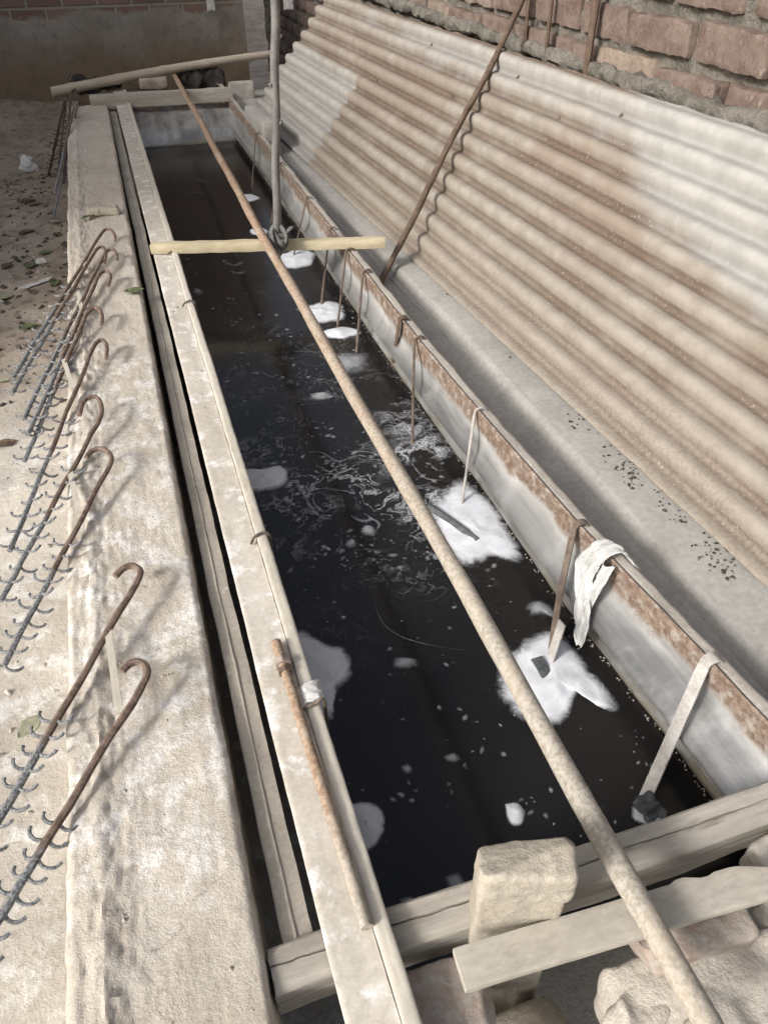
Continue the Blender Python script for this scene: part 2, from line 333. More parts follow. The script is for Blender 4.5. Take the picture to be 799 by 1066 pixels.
    def grid(s, fn, nu, nv, flip=False):
        vs = []; ws = []
        for i in range(nu+1):
            for j in range(nv+1):
                r = fn(i/nu, j/nv)
                if isinstance(r, tuple) and len(r) == 2: vs.append(r[0]); ws.append(r[1])
                else: vs.append(r); ws.append(0.0)
        fs = [(i*(nv+1)+j, (i+1)*(nv+1)+j, (i+1)*(nv+1)+j+1, i*(nv+1)+j+1) for i in range(nu) for j in range(nv)]
        if flip: fs = [f[::-1] for f in fs]
        return s.add(vs, fs, ws)
    def build(s, name, mat, parent=None, base=None, smooth=True):
        root = Vector((0, 0, 0)); p = parent
        while p is not None: root = root+Vector(p.location); p = p.parent
        loc = Vector((0, 0, 0))
        if parent is None:
            if base is None:
                n = len(s.v); loc = Vector((sum(v.x for v in s.v)/n, sum(v.y for v in s.v)/n, min(v.z for v in s.v)))
            else: loc = Vector(base)
        me = bpy.data.meshes.new(name); me.from_pydata([tuple(v-root-loc) for v in s.v], [], s.f)
        at = me.attributes.new('w', 'FLOAT', 'POINT'); at.data.foreach_set('value', [float(x) for x in s.w])
        for kx, vals in s.extra.items():
            at = me.attributes.new(kx, 'FLOAT', 'POINT'); at.data.foreach_set('value', [float(x) for x in vals])
        if smooth: me.polygons.foreach_set('use_smooth', [True]*len(me.polygons))
        me.materials.append(mat); me.update()
        o = bpy.data.objects.new(name, me); COL.objects.link(o); o.location = loc
        if smooth:
            try: me.set_sharp_from_angle(angle=rad(42))
            except Exception: pass
        if parent is not None: o.parent = parent
        return o
def tag(o, label, cat, group=None):
    o['label'] = label; o['category'] = cat
    if group: o['group'] = group
    return o
def thing(name, label, cat, loc, group=None):
    o = bpy.data.objects.new(name, None); COL.objects.link(o); o.location = loc; o.empty_display_size = .05
    return tag(o, label, cat, group)
def kind(o, k='structure'): o['kind'] = k; return o
def smoothpath(pts, n=6):
    pts = [Vector(p) for p in pts]; out = []
    for i in range(len(pts)-1):
        p0, p1, p2, p3 = pts[max(i-1, 0)], pts[i], pts[i+1], pts[min(i+2, len(pts)-1)]
        for k in range(n):
            t = k/n; out.append(.5*((2*p1)+(p2-p0)*t+(2*p0-5*p1+4*p2-p3)*t*t+(3*p1-p0-3*p2+p3)*t**3))
    return out+[pts[-1]]

# ------------------------------------------------------------------ setting
WATER = -.19
def ground_z(x, y):
    if x < -.2: z = -.17-.045*max(0, min(y, 7)-.6)
    else: z = -.7
    return z
g = MB()
xs = [-60, -20, -8, -4, -2.5]+[-1.8+.03*i for i in range(int(1.5/.03))]+[-.3, -.22, -.19, .2, .5, 1.2, 2, 4, 20, 60]
ys = [-60, -20, -6, -2, -1, -.4]+[0+.05*i for i in range(int(6.9/.05))]+[7.5, 9, 15, 60]
def gfn(u, v):
    x, y = xs[round(u*(len(xs)-1))], ys[round(v*(len(ys)-1))]; z = ground_z(x, y)
    if x < -.2: z += .035*fbm((x*1.6, y*1.6, 0))*(min(1, max(0, y-.8)))+.012*fbm((x*9, y*9, 3)) + (.16*max(0, min(y, 8)-6.0))
    return Vector((x, y, z))
g.grid(gfn, len(xs)-1, len(ys)-1, True)
kind(g.build('ground', M['soil'], base=(0, 0, 0)))

w = MB(); w.grid(lambda u, v: Vector((lerp(.1, .86, u), lerp(.40, 6.12, v), WATER)), 8, 40)
kind(w.build('water', M['water']))

# gutter behind the tank: lower channel and raised cement floor under the sheet
gt = MB()
prof = [(.80, -.15), (1.00, -.148), (1.02, -.14), (1.03, -.115), (1.045, -.104), (1.07, -.10), (1.25, -.097), (1.80, -.09)]
def gut(u, v):
    y = lerp(-.4, 6.7, u); f = v*(len(prof)-1); i = min(int(f), len(prof)-2); t = f-i
    x = lerp(prof[i][0], prof[i+1][0], t); z = lerp(prof[i][1], prof[i+1][1], t)
    x -= max(0, y-2.2)*.042*(1 if x > 1.0 else .3)
    return Vector((x, y, z+.004*fbm((x*4, y*4, 1))+.0015*fbm((x*30, y*30, 1))))
gt.grid(gut, 140, (len(prof)-1)*5)
kind(gt.build('gutter_floor', M['gutter']))

# ------------------------------------------------------------------ concrete ledge on the left
def ledge_r(y): return -.022+.0045*y
def ledge_l(y): return -.275-.004*max(0, .5-y)+.004*y
L = MB(); NYL = 420; prof_n = 44
def led(u, v):
    y = lerp(-.25, 5.98, u**1.35); l, r = ledge_l(y), ledge_r(y)
    # profile runs from low on the left face over the top to low on the right face
    if v < .12: x, z = l, lerp(-.5, -.02, v/.12)
    elif v > .88: x, z = r, lerp(-.02, -.5, (v-.88)/.12)
    else:
        t = (v-.12)/.76; x = lerp(l, r, t); e = min(t, 1-t)*(r-l); z = -.02+.02*min(1, (e/.022))**.5 if e < .022 else 0.0
    if .12 <= v <= .88: z = -.012+.012*min(1, e/.011)**.5 if e < .011 else 0.0
    if v < .12: z = lerp(-.5, -.012, v/.12)
    if v > .88: z = lerp(-.012, -.5, (v-.88)/.12)
    rough = .5+.5*noise.noise(Vector((x*5, y*2.2, 4)))
    nr = max(0, 1-abs(x-(l+.055))/.07)
    dz = .004*fbm((x*7, y*5, 0))+(.0022+.0065*nr)*fbm((x*38, y*38, 2))*rough+.0042*fbm((x*75, y*75, 7))*(.25+nr)+.006*nr*max(0, 1-abs(x-(l+.05))/.03)
    dx = .0035*fbm((y*6, z*9, 5+round(x*3)))+.0022*fbm((y*40, z*40, 2))
    ed = 1 if v <= .14 or v >= .86 else 0
    return Vector((x+(dx if ed else 0), y, z+dz-(.012*max(0, fbm((x*2.5, y*1.2, 9))))))
L.grid(led, NYL, prof_n*2)
L.add([led(0, j/20) for j in range(21)], [tuple(range(21))]); L.add([led(1, j/20) for j in range(21)], [tuple(range(21))[::-1]])
tag(L.build('concrete_ledge', M['ledge'], base=(0, 0, -.5)), 'long pale rough concrete ledge along the left of the dark bath', 'ledge')

# ------------------------------------------------------------------ the plating tank
tank = thing('steel_tank', 'long narrow steel bath full of dark liquid with rusty right rim', 'tank', (.48, 3.2, -.45))
def rim_x(y):
    P = [(-.5, .875), (.3, .873), (.55, .862), (.69, .853), (1.12, .817), (1.7, .796), (2.1, .788), (4, .796), (6.7, .804)]
    for (a, b), (c, d) in zip(P, P[1:]):
        if y <= c: return lerp(b, d, max(0, (y-a)/(c-a)))
    return .8
def wall_off(z, y):      # how far the side swells toward the liquid at a height
    near = max(0, min(1, (1.6-y)/1.2)); t = max(0, min(1, (-z-.06)/.05))
    return lerp(.014, .060, near)*(t*t*(3-2*t)) + .024*math.exp(-((z+.122)/.0145)**2) - .010*math.exp(-((z+.152)/.010)**2) + .007*math.exp(-((z+.178)/.008)**2)
NS = 60
tw = MB()
def side(u, v):
    y = lerp(.47, 6.12, u); z = lerp(0, -.23, v) if v < .9 else lerp(-.207, -.45, (v-.9)*10)
    x = rim_x(y)-wall_off(max(z, -.2), y)+.003*fbm((y*4, z*8, 0))+.0012*fbm((y*22, z*22, 0))
    return Vector((x, y, z+(.002*fbm((y*10, 0, 0)) if v == 0 else 0)))
tw.grid(side, 260, NS)
rs_ = tw.build('side_wall', M['zinc'], tank); rs_['label'] = 'zinc side wall with a rusty band along its top'
# folded rim on top of that side
rm = MB(); rm.grid(lambda u, v: Vector((rim_x(lerp(.47, 6.6, u))-.003+.009*v, lerp(.47, 6.6, u), .004*math.sin(math.pi*v)+.0015*fbm((u*60, 0, 0)))), 200, 4)
rm.build('rim', M['zinc'], tank)
ew = MB()
def endw(u, v):
    z = lerp(-.02, -.45, v); x = lerp(.12, .80, u)
    return Vector((x, 6.12-.56*max(0, min(1, (-z-.03)/.15))**.8-.07*math.exp(-((z+.13)/.018)**2)+.003*fbm((x*8, z*8, 0)), z))
ew.grid(endw, 40, 24, True); ew.build('end_wall', M['zinc'], tank)
lw = MB(); lw.box(.118, .128, .40, 6.12, -.45, -.014); lw.build('side_wall', M['rail'], tank)
# flange on the left with a raised lip toward the liquid
def fl_wob(y): return .0022*fbm((y*1.7, 0, 0))
fg = MB()
def flg(u, v):
    y = lerp(.12, 6.42, u); a = v
    pts = [(.060, -.012), (.0595, -.001), (.061, .0), (.09, -.0005), (.118, -.001), (.126, -.001)]
    f = a*(len(pts)-1); i = min(int(f), len(pts)-2); x = lerp(pts[i][0], pts[i+1][0], f-i); z = lerp(pts[i][1], pts[i+1][1], f-i)
    return Vector((x+fl_wob(y)+.0006*fbm((y*25, z*30, 0)), y, z+.0014*fbm((x*20, y*3, 0))))
fg.grid(flg, 300, 20); fg.box(.062, .128, .121, 6.41, -.0125, -.008)
fg.build('flange', M['flange'], tank)
lp = MB()
def lip(u, v):
    y = lerp(.12, 6.42, u); pts = [(.1275, -.006), (.1275, .006), (.1295, .0075), (.148, .0072), (.1505, .0055), (.1508, -.012)]
    f = v*(len(pts)-1); i = min(int(f), len(pts)-2); x = lerp(pts[i][0], pts[i+1][0], f-i); z = lerp(pts[i][1], pts[i+1][1], f-i)
    return Vector((x+fl_wob(y)+.0009*fbm((y*30, 1, z*30)), y, z+.0012*fbm((y*14, x*40, 0))))
lp.grid(lip, 320, 15); lp.build('lip', M['lip'], tank)
rl = MB()
def rail(u, v):
    y = lerp(.468, 6.1, u); pts = [(.006, -.075), (.006, -.042), (.008, -.040), (.022, -.039), (.0235, -.0365), (.026, -.0365), (.0275, -.039), (.049, -.041), (.05, -.075)]
    f = v*(len(pts)-1); i = min(int(f), len(pts)-2); x = lerp(pts[i][0], pts[i+1][0], f-i); z = lerp(pts[i][1], pts[i+1][1], f-i)
    return Vector((x+.0016*fbm((y*9, z*9, 0))+.0035*fbm((y*1.3, 3, 0)), y, z+.0012*fbm((x*40, y*12, 0))))
rl.grid(rail, 300, 24); rl.build('rail', M['rail'], tank)

# cement curb that the right side of the tank sits against
cb = MB()
def curb(u, v):
    y = lerp(.40, 6.6, u); pts = [(.008, -.45), (.008, -.004), (.011, -.0015), (.030, -.002), (.037, -.006), (.040, -.014), (.042, -.3)]
    f = v*(len(pts)-1); i = min(int(f), len(pts)-2); x = lerp(pts[i][0], pts[i+1][0], f-i)*1.0; z = lerp(pts[i][1], pts[i+1][1], f-i)
    if x > .012: x += .006*fbm((y*6, z*6, 0))+.0025*fbm((y*30, z*20, 0))
    return Vector((rim_x(y)+x+.001, y, z+.002*fbm((x*20, y*20, 0))))
cb.grid(curb, 260, 24); tag(cb.build('cement_curb', M['curb']), 'narrow grey cement curb backing the rusty rim of the bath', 'curb')

# ------------------------------------------------------------------ right: corrugated sheet on the brick wall
B0, B1 = atz(417, 260, -.1), atz(742, 559, -.1); bd = (B0-B1).normalized()
def bot(y): return B1+bd*((y-B1.y)/bd.y)
Tz, Tx = .60, 1.70
pl_n = (bot(4)-bot(1)).cross(Vector((Tx, 2, Tz))-bot(1)).normalized(); pl_p = bot(1)
F0, F1 = atpl(262, 116, pl_p, pl_n), atpl(337, 0, pl_p, pl_n)
fardir = (F1-F0)
FB = F0; FT = F0+fardir*((Tz-F0.z)/fardir.z)
FT = Vector((FT.x, min(FT.y, 7.2), FT.z))
NB, NTp = bot(.15), Vector((Tx+.0, .7, Tz+.005))
nrm = pl_n if pl_n.x < 0 else -pl_n
NC = 10.5
cs = MB(); U_, V_ = [], []
NU, NV = 170, 190
def sheetp(u, v):
    p = lerp(lerp(FB, NB, u), lerp(FT, NTp, u), v)
    ph = 1-2*((1-math.cos(2*math.pi*(v*NC)))/2)**1.45
    flat = 1.0
    p = p+nrm*(.0145*ph*flat+.012*fbm((u*4, v*1.6, 0))+.003*fbm((u*18, v*6, 4)))
    if v == 0: p = p+(NB-FB).normalized()*0+Vector((0, 0, .006*fbm((u*40, 1, 1))))
    if v == 1: p = p+Vector((0, 0, .008*fbm((u*40, 5, 1))))
    U_.append(u); V_.append(v); return (p, ph)
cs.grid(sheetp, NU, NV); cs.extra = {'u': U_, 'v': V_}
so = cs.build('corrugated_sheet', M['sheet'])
md = so.modifiers.new('thickness', 'SOLIDIFY'); md.thickness = .003; md.offset = -1 if True else 1
for uu, vv in ((.52, .905), (.60, .81), (.47, .905), (.66, .905), (.35, .905), (.28, .62), (.44, .72)):
    c_, _ = sheetp(uu, vv); m = MB(); m.tube([c_-nrm*.004, c_+nrm*.005, c_+nrm*.007], [.008, .008, .004], 8); m.build('nail', M['rebar'], so) if False else m.build('nail', M['darkiron'], so)
U_, V_ = [], []
tag(so, 'cream and rust stained corrugated sheet leaning on the brick wall', 'metal sheet')

bw = thing('brick_wall', 'rough brick wall with lumpy mortar behind the corrugated sheet', 'wall', (1.9, 4, -.2))
mo = MB()
mo.grid(lambda u, v: Vector((1.778+.026*fbm((u*70, v*20, 0), 5), lerp(.2, 9.6, u), lerp(-.7, 2.3, v))), 400, 110)
mo.box(1.80, 2.0, .2, 9.6, -.7, 2.3)
mo.build('mortar', M['mortar'], bw)
bkA, bkB = MB(), MB(); rr = random.Random(3)
for row in range(9):
    z = .47+.136*row; y = .9+(.16 if row % 2 else 0)+rr.uniform(-.03, .03)
    while y < 8.2:
        ln = .325+rr.uniform(-.05, .03)
        (bkB if rr.random() < .22 else bkA).block((1.822+rr.uniform(-.018, .012), y+ln/2, z+rr.uniform(-.006, .006)), (.14, ln, .102+rr.uniform(-.008, .006)), rotz=rr.uniform(-.04, .04), amp=.009, freq=13, n=8, power=15, seed=rr.random()*50)
        y += ln+.034+rr.uniform(-.006, .012)
# mortar droppings piled behind the top edge of the sheet
sk = MB(); sk.tube([Vector((1.742+.012*fbm((i*.31, 0, 0)), .5+i*.035, .588+.022*fbm((i*.23, 3, 0)))) for i in range(190)], [.030+.012*fbm((i*.4, 6, 0)) for i in range(190)], 10, wob=.014); sk.build('mortar', M['mortar'], bw)
for row in range(10):
    z = .352-.114*row; y = 6.6+(.16 if row % 2 else 0)
    while y < 9.2:
        bkA.block((1.822, y+.14, z), (.14, .27, .08), amp=.008, freq=11, n=5, power=12, seed=rr.random()*50); y += .31
bkA.build('brickwork', M['brick'], bw); pb = bkB.build('brickwork', M['brickpale'], bw); pb['label'] = 'paler dusty bricks scattered through the wall'

back = MB()
back.grid(lambda u, v: Vector((lerp(-6, 1.22, u), 7.5+.02*fbm((u*9, v*4, 0))+.006*fbm((u*60, v*25, 0)), lerp(-.7, 2.4, v))), 150, 60)
back.box(-6, 1.22, 7.55, 7.75, -.7, 2.4)
tag(back.build('back_wall', M['backplaster']), 'dark damp plastered wall across the far end', 'wall')

# unseen stepped block added on the left to cast shade over the far end
hs = thing('house', 'plain plastered two storey house left of the yard shading the far end', 'house', (-4.5, 8, -.3))
h1 = MB(); h1.box(-8, -4, 1.9, 18, -.3, 3.1); h1.build('wall', M['house'], hs, smooth=False)  # lower box, added to shade ledge and bath at the far end
h2 = MB(); h2.box(-8, -4.05, 4.9, 18, 3.25, 4.9); h2.build('upper_wall', M['house'], hs, smooth=False)  # raised box, added to keep the back wall shaded
h3 = MB(); h3.box(-8.2, -3.95, 1.85, 18.2, 3.11, 3.24); h3.build('roof', M['roofing'], hs, smooth=False)  # slab whose edge bounds the added shade

# ------------------------------------------------------------------ long pipe, crossbar, upright, leaning rod
A, B = atz(178, 73, .06), atz(745, 1085, .064)
pp = []
for i in range(60):
    t = i/59; p = lerp(A, B, t); pp.append(p+Vector((.004*math.sin(t*9)+.002*math.sin(t*31), 0, .003*math.sin(t*7))))
tb = MB(); tb.tube(pp, [.0175+.0008*math.sin(i*1.7) for i in range(60)], 14, wob=.0012)
tag(tb.build('pipe', M['pipe']), 'long rusty pipe lying lengthwise over the middle of the bath', 'pipe')

cbL, cbR = atz(157, 258, .02), atz(401, 252, .02)
cbar = MB(); d = cbR-cbL; cbar.block((cbL+cbR)/2+Vector((0, 0, .0)), (d.length, .045, .038), rotz=math.atan2(d.y, d.x), amp=.003, freq=16, n=4, power=8, seed=4)
tag(cbar.build('timber_crossbar', M['yellowwood']), 'yellowed timber bar laid across the bath under the long pipe', 'timber')

foot = atz(288, 243, .075); top = aty(285, -60, foot.y+.02)
vr = MB(); vp = [lerp(foot, top, i/20)+Vector((.003*math.sin(i*.9), .003*math.cos(i*.7), 0)) for i in range(21)]
up = thing('upright_pole', 'grey metal pole standing upright where pipe and crossbar are tied', 'pole', foot)
vr.tube(vp, .0155, 10, wob=.0015); vr.build('pole', M['greymetal'], up)
for t, sd in ((.43, 1), (.56, -1), (.72, 1)):
    c = lerp(foot, top, t); nb = MB(); nb.tube([c+Vector((.010*sd, -.004, -.006)), c+Vector((.018*sd, -.006, .0)), c+Vector((.020*sd, -.007, .006))], .007, 7); nb.build('lug', M['greymetal'], up)

rg = thing('rag_tie', 'grey rag knotted round the pole, pipe and crossbar', 'rag', foot+Vector((0, 0, -.06)))
kc = foot+Vector((0, -.005, -.02))
for i, (ax, r, off) in enumerate((((1, 0, .5), .036, (0, -.004, 0)), ((.8, .5, -.3), .04, (.004, 0, .01)), ((.2, 1, .6), .037, (0, 0, -.012)), ((1, -.4, .2), .043, (-.004, 0, -.006)))):
    n_ = Vector(ax).normalized(); a = n_.orthogonal().normalized(); b = n_.cross(a); m = MB()
    m.tube([kc+Vector(off)+(a*math.cos(t)+b*math.sin(t))*r*(1+.12*math.sin(3*t+i)) for t in [2*math.pi*k/22 for k in range(23)]], (.011, .007), 8, wob=.003); m.build('wrap', M['cloth'], rg)
m = MB(); m.strip(smoothpath([kc+Vector((.02, -.02, .02)), kc+Vector((.045, -.03, .045)), kc+Vector((.055, -.04, .05))]), .02, .005, (0, 1, 0)); m.strip(smoothpath([kc+Vector((-.01, -.03, -.02)), kc+Vector((-.012, -.05, -.06)), kc+Vector((.0, -.055, -.09))]), .022, .005); m.build('loose_end', M['cloth'], rg)

lb = atz(387, 311, -.19); lt = atpl(548, -8, pl_p+nrm*.034, pl_n)
ln = (lt-lb); lt2 = lb+ln*1.35
rod = MB(); rpts = [lerp(lb, lt2, i/40)+Vector((.004*math.sin(i*.35), 0, .004*math.sin(i*.5))) for i in range(41)]
rod.tube(rpts, .0125, 9, wob=.003)
tag(rod.build('leaning_rod', M['rebar']), 'thin rusty rod leaning from the bath rim across the corrugated sheet', 'rod')

for i, (tx, ty, bx, by, r, lab) in enumerate(((572, -30, 568, 42, .008, 'thin rusty bar against the brick wall, middle of three'), (616, -30, 611, 58, .014, 'thickest rusty bar standing against the brick wall, nearest the camera'), (551, -30, 546, 34, .008, 'rusty bar against the brick wall just beside the leaning rod'))):
    b = atx(bx, by, 1.715); t = aty(tx, ty, b.y); t = Vector((1.715, t.y, t.z)); b0 = b+(b-t)*.3; b0.x = 1.722
    m = MB(); m.tube([lerp(b0, t+(t-b)*2, k/10)+Vector((0, .003*math.sin(k*1.3), 0)) for k in range(11)], r, 8, wob=.002)
    tag(m.build('rusty_bar', M['rebar']), lab, 'bar', 'rusty bars against the brick wall')

# ------------------------------------------------------------------ far end clutter
def at2(px, py, z): return atz(px, py, z)
fp0, fp1 = atz(95, 104, .03), atz(252, 110, .03)
fp1.y = fp0.y-.02
m = MB(); d = fp1-fp0; m.block((fp0+fp1)/2+Vector((0, 0, -.012)), (d.length+.02, .07, .085), rotz=math.atan2(d.y, d.x), amp=.004, freq=12, n=4, power=9, seed=9)
tag(m.build('end_plank', M['wood']), 'dusty plank lying across the far end of the bath', 'plank')
bb0, bb1 = aty(54, 96, 6.32), aty(282, 56, 6.62)
m = MB(); npt = 60; pts = [lerp(bb0, bb1, i/npt)+Vector((0, 0, .015*math.sin(i/npt*3.1))) for i in range(npt+1)]
m.tube(pts, [.034*(1-.25*i/npt)*(1.10 if i % 12 in (5,) else 1) for i in range(npt+1)], 12)
tag(m.build('bamboo_pole', M['bamboo']), 'pale bamboo pole laid slanting across the far end', 'bamboo pole')
rr = random.Random(8)
for i, (px, py, s, mt, lab) in enumerate(((160, 86, (.2, .1, .07), 'brickred', 'dark red brick standing under the middle of the bamboo pole'), (140, 97, (.24, .1, .06), 'brick', 'long brick lying just behind the far plank on the left'), (205, 100, (.22, .1, .05), 'brick', 'low brick behind the far plank beside the pipe end'))):
    p = aty(px, py, 6.42+.05*i); m = MB(); m.block(p, s, rotz=rr.uniform(-.2, .2), amp=.007, n=5, power=7, seed=i+20); m.block((p.x, p.y+.02, p.z-s[2]/2-.06), (s[0]*.9, .09, .12), amp=.006, n=4, seed=i+33)
    tag(m.build('loose_brick', M[mt]), lab, 'brick', 'loose bricks behind the far plank')
for i, (px, py, s, lab) in enumerate(((210, 84, (.34, .16, .12), 'black crumpled sacking heaped behind the far end of the pipe'), (100, 86, (.3, .1, .08), 'dark sacking tucked under the left half of the bamboo pole'))):
    p = aty(px, py, 6.55); m = MB(); m.block(p, s, rotz=.1, amp=.05, freq=8, n=9, power=3.5, seed=i+50); tag(m.build('sacking', M['dark']), lab, 'sacking')
p = aty(254, 108, 6.35); m = MB(); m.block((p.x, p.y+.05, p.z-.02), (.19, .05, .32), rotz=-.1, amp=.008, freq=8, n=4, seed=61)
tag(m.build('cement_slab', M['curb']), 'pale upright cement slab at the far right corner of the bath', 'slab')
p = atz(271, 140, -.02); m = MB(); m.block((p.x+.03, p.y+.1, p.z-.05), (.1, .5, .3), rotz=.05, amp=.006, freq=7, n=4, seed=64)
tag(m.build('cement_block', M['gutter']), 'dark grey cement block between far rim and corrugated sheet', 'block')
for px, py, lab in ((300, 3, 'white paper scrap stuck on the dark wall beside the pole'), (219, 4, 'small white scrap stuck on the dark wall left of the pole')):
    p = aty(px, py, 7.44); m = MB(); wd = .085 if px > 250 else .065
    m.grid(lambda u, v: p+Vector(((u-.5)*wd, -.012+.008*fbm((u*3, v*3, px)), (v-.5)*.09)), 8, 8); o = m.build('paper_scrap', M['paper']); md = o.modifiers.new('t', 'SOLIDIFY'); md.thickness = .001
    tag(o, lab, 'paper')

# ------------------------------------------------------------------ hangers over the right rim
GH = 'hangers hooked over the rusty rim'
def hanger(px, py, bx, by, wd, th, mat, lab, over=.02, name='hanger', plate=None, belly=0):
    b = atz(bx, by, WATER-.0)
    # top: on the rim plane
    y0 = atz(px, py, .004).y; rx = rim_x(y0)
    tp = Vector((rx-.008, y0, .004))
    root = thing(name, lab, 'hanger', (rx, y0, 0), GH)
    path = [Vector((rx+.022, y0+.002, -.02)), Vector((rx+.021, y0+.001, .002)), Vector((rx+.008, y0, .011)), Vector((rx-.007, y0, .006)), Vector((rx-.012, y0-.001, -.012))]
    low = b+(b-path[-1]).normalized()*.05
    st = path[-1]
    mid = [lerp(st, low, t)+Vector((-belly*math.sin(math.pi*t), 0, .0)) for t in (.15, .35, .55, .8, 1)]
    m = MB(); sp = smoothpath(path+mid, 5)
    if wd <= th*1.3: m.tube(sp, wd/2, 8, wob=.0006)
    else: m.strip(sp, wd, th, (0, 1, 0))
    m.build('strap', mat, root)
    return root, b
hw, _ = hanger(735, 689, 668, 838, .024, .003, M['strap'], 'wide whitish strap hooked on the rim nearest the camera')
q = atz(671, 836, WATER+.012); m = MB(); m.block(q, (.034, .03, .035), amp=.010, freq=30, n=10, power=4, seed=3); m.block(q+Vector((.008, -.018, -.008)), (.04, .03, .016), amp=.008, freq=30, n=8, power=4, seed=9); m.build('crust', M['plate'], hw)
h2, b2 = hanger(599, 547, 574, 682, .017, .003, M['wire'], 'dark jointed strap hanging just beyond the white plastic bag', belly=.006)
m = MB(); q = atz(574, 678, WATER+.03); m.strip([q+Vector((.02, .012, .07)), q+Vector((-.002, -.002, -.03))], .024, .003, (0, 1, 0)); m.build('lower_plate', M['strap'], h2)
m = MB(); q0, q1 = atz(558, 685, WATER+.012), atz(570, 707, WATER+.004); m.strip(smoothpath([q0, lerp(q0, q1, .5)+Vector((0, 0, .004)), q1]), .026, .004, (1, .4, 0)); m.build('wet_plate', M['plate'], h2)
h3, b3 = hanger(493, 428, 480, 528, .008, .008, M['strap'], 'grey rod hanger standing in the largest round foam patch')
m = MB(); q0, q1 = atz(447, 528, WATER+.008), atz(497, 563, WATER+.006); m.tube([q0, lerp(q0, q1, .5)+Vector((0, 0, .004)), q1], .009, 8, wob=.003); m.build('crossbar', M['plate'], h3)
hanger(431, 353, 429, 462, .009, .009, M['wire'], 'thin rod hanger dipping into the swirls of foam')
hanger(371, 284, 371, 366, .010, .008, M['wire'], 'rusty rod hanger beyond the swirls, second before the timber bar')
hanger(349, 262, 351, 341, .009, .008, M['wire'], 'rusty rod hanger just on the near side of the timber bar')
hanger(329, 240, 334, 318, .012, .003, M['wire'], 'thin hanger passing behind the right half of the timber bar')
hanger(304, 208, 305, 268, .012, .003, M['wire'], 'dark hanger beyond the timber bar right of the upright pole')
hanger(277, 172, 282, 232, .012, .003, M['wire'], 'dark hanger on the rim just left of the upright pole')
hanger(258, 140, 262, 196, .012, .003, M['wire'], 'farthest dark hanger near the end of the bath')
root, _ = hanger(411, 333, 408, 381, .02, .004, M['rebar'], 'short broad brown stained strip against the zinc side')

# plastic bag over the rim
bgx = thing('plastic_bag', 'white plastic bag draped over the rusty rim', 'bag', (rim_x(1.0), 1.0, 0))
y0 = atz(633, 577, 0).y; rx = rim_x(y0)
spine = smoothpath([Vector((rx+.085, y0-.075, -.075)), Vector((rx+.06, y0-.05, -.03)), Vector((rx+.03, y0-.02, .012)), Vector((rx+.004, y0-.0, .020)), Vector((rx-.022, y0+.0, -.002)), Vector((rx-.04, y0+.004, -.05)), atz(607, 640, -.115), atz(603, 668, -.15)], 7)
def bagf(u, v):
    f = u*(len(spine)-1); i = min(int(f), len(spine)-2); p = lerp(spine[i], spine[i+1], f-i)
    wdt = [.004, .010, .016, .026, .030, .035, .030, .008]; g_ = u*7; j = min(int(g_), 6); wd = lerp(wdt[j], wdt[j+1], g_-j)
    t = (v-.5)*2; fold = .006*math.sin(t*4.2+u*3)+.012*fbm((u*5, v*4, 2))+.004*fbm((u*17, v*13, 5))
    return p+Vector((-abs(fold)-.004 if u > .45 else fold*.4, t*wd-.01*(1 if u > .7 else 0), (fold*.4+.004 if u > .3 else .0)))
m = MB(); m.grid(bagf, 60, 34); o = m.build('film', M['plastic'], bgx); md = o.modifiers.new('t', 'SOLIDIFY'); md.thickness = .0012
m = MB()
def bag2(u, v):
    p = lerp(Vector((rx-.022, y0-.035, .012)), Vector((rx-.062, y0-.05, -.10)), u); t = (v-.5)*2
    return p+Vector((-.008*math.cos(t*3)-.006*fbm((u*5, v*4, 8)), t*.017*(1-.5*u), .003*math.sin(t*5)))
m.grid(bag2, 24, 18); o = m.build('loose_flap', M['plastic'], bgx); md = o.modifiers.new('t', 'SOLIDIFY'); md.thickness = .001

# small wire hooks over the left lip
for i, (px, py, lab) in enumerate(((203, 314, 'small wire hook over the left lip just beyond the timber bar shadow'), (277, 556, 'small wire hook over the left lip beside the small foam patch'), (182, 262, 'small wire hook over the left lip next to the timber bar'))):
    p = atz(px, py, .008); m = MB()
    m.tube(smoothpath([Vector((.112, p.y-.02, .006)), Vector((.122, p.y-.006, .011)), Vector((.14, p.y, .014)), Vector((.1545, p.y, .006)), Vector((.157, p.y, -.04)), Vector((.157, p.y, -.22))], 5), .003, 7)
    lab = ['small wire hook over the left lip, second from the timber bar', 'small wire hook over the left lip beside the small upper foam patch', 'small wire hook over the left lip right against the timber bar'][i]
    tag(m.build('wire_hook', M['wire']), lab, 'hook', 'hooks over the left lip')
p = atz(322, 722, .008)
wr = thing('wrapped_hook', 'hook bound in whitish cloth over the left lip beside threaded bolt', 'hook', p, 'hooks over the left lip')
m = MB()
def wrap(u, v):
    a = lerp(-.5, 3.6, u); return Vector((.141-.021*math.cos(a)*1.0+.0, p.y+(v-.5)*.045*(1+.3*fbm((u*4, 0, 0)))+.012*(u-.5), .0+.015*max(-.8, math.sin(a))+.003*fbm((u*7, v*8, 2))))
m.grid(wrap, 26, 14); o = m.build('cloth', M['paper'], wr); md = o.modifiers.new('t', 'SOLIDIFY'); md.thickness = .0015
m = MB(); m.tube(smoothpath([Vector((.118, p.y-.03, .008)), Vector((.14, p.y-.03, .016)), Vector((.1575, p.y-.028, .004)), Vector((.158, p.y-.028, -.22))], 6), .003, 7); m.build('wire', M['wire'], wr)

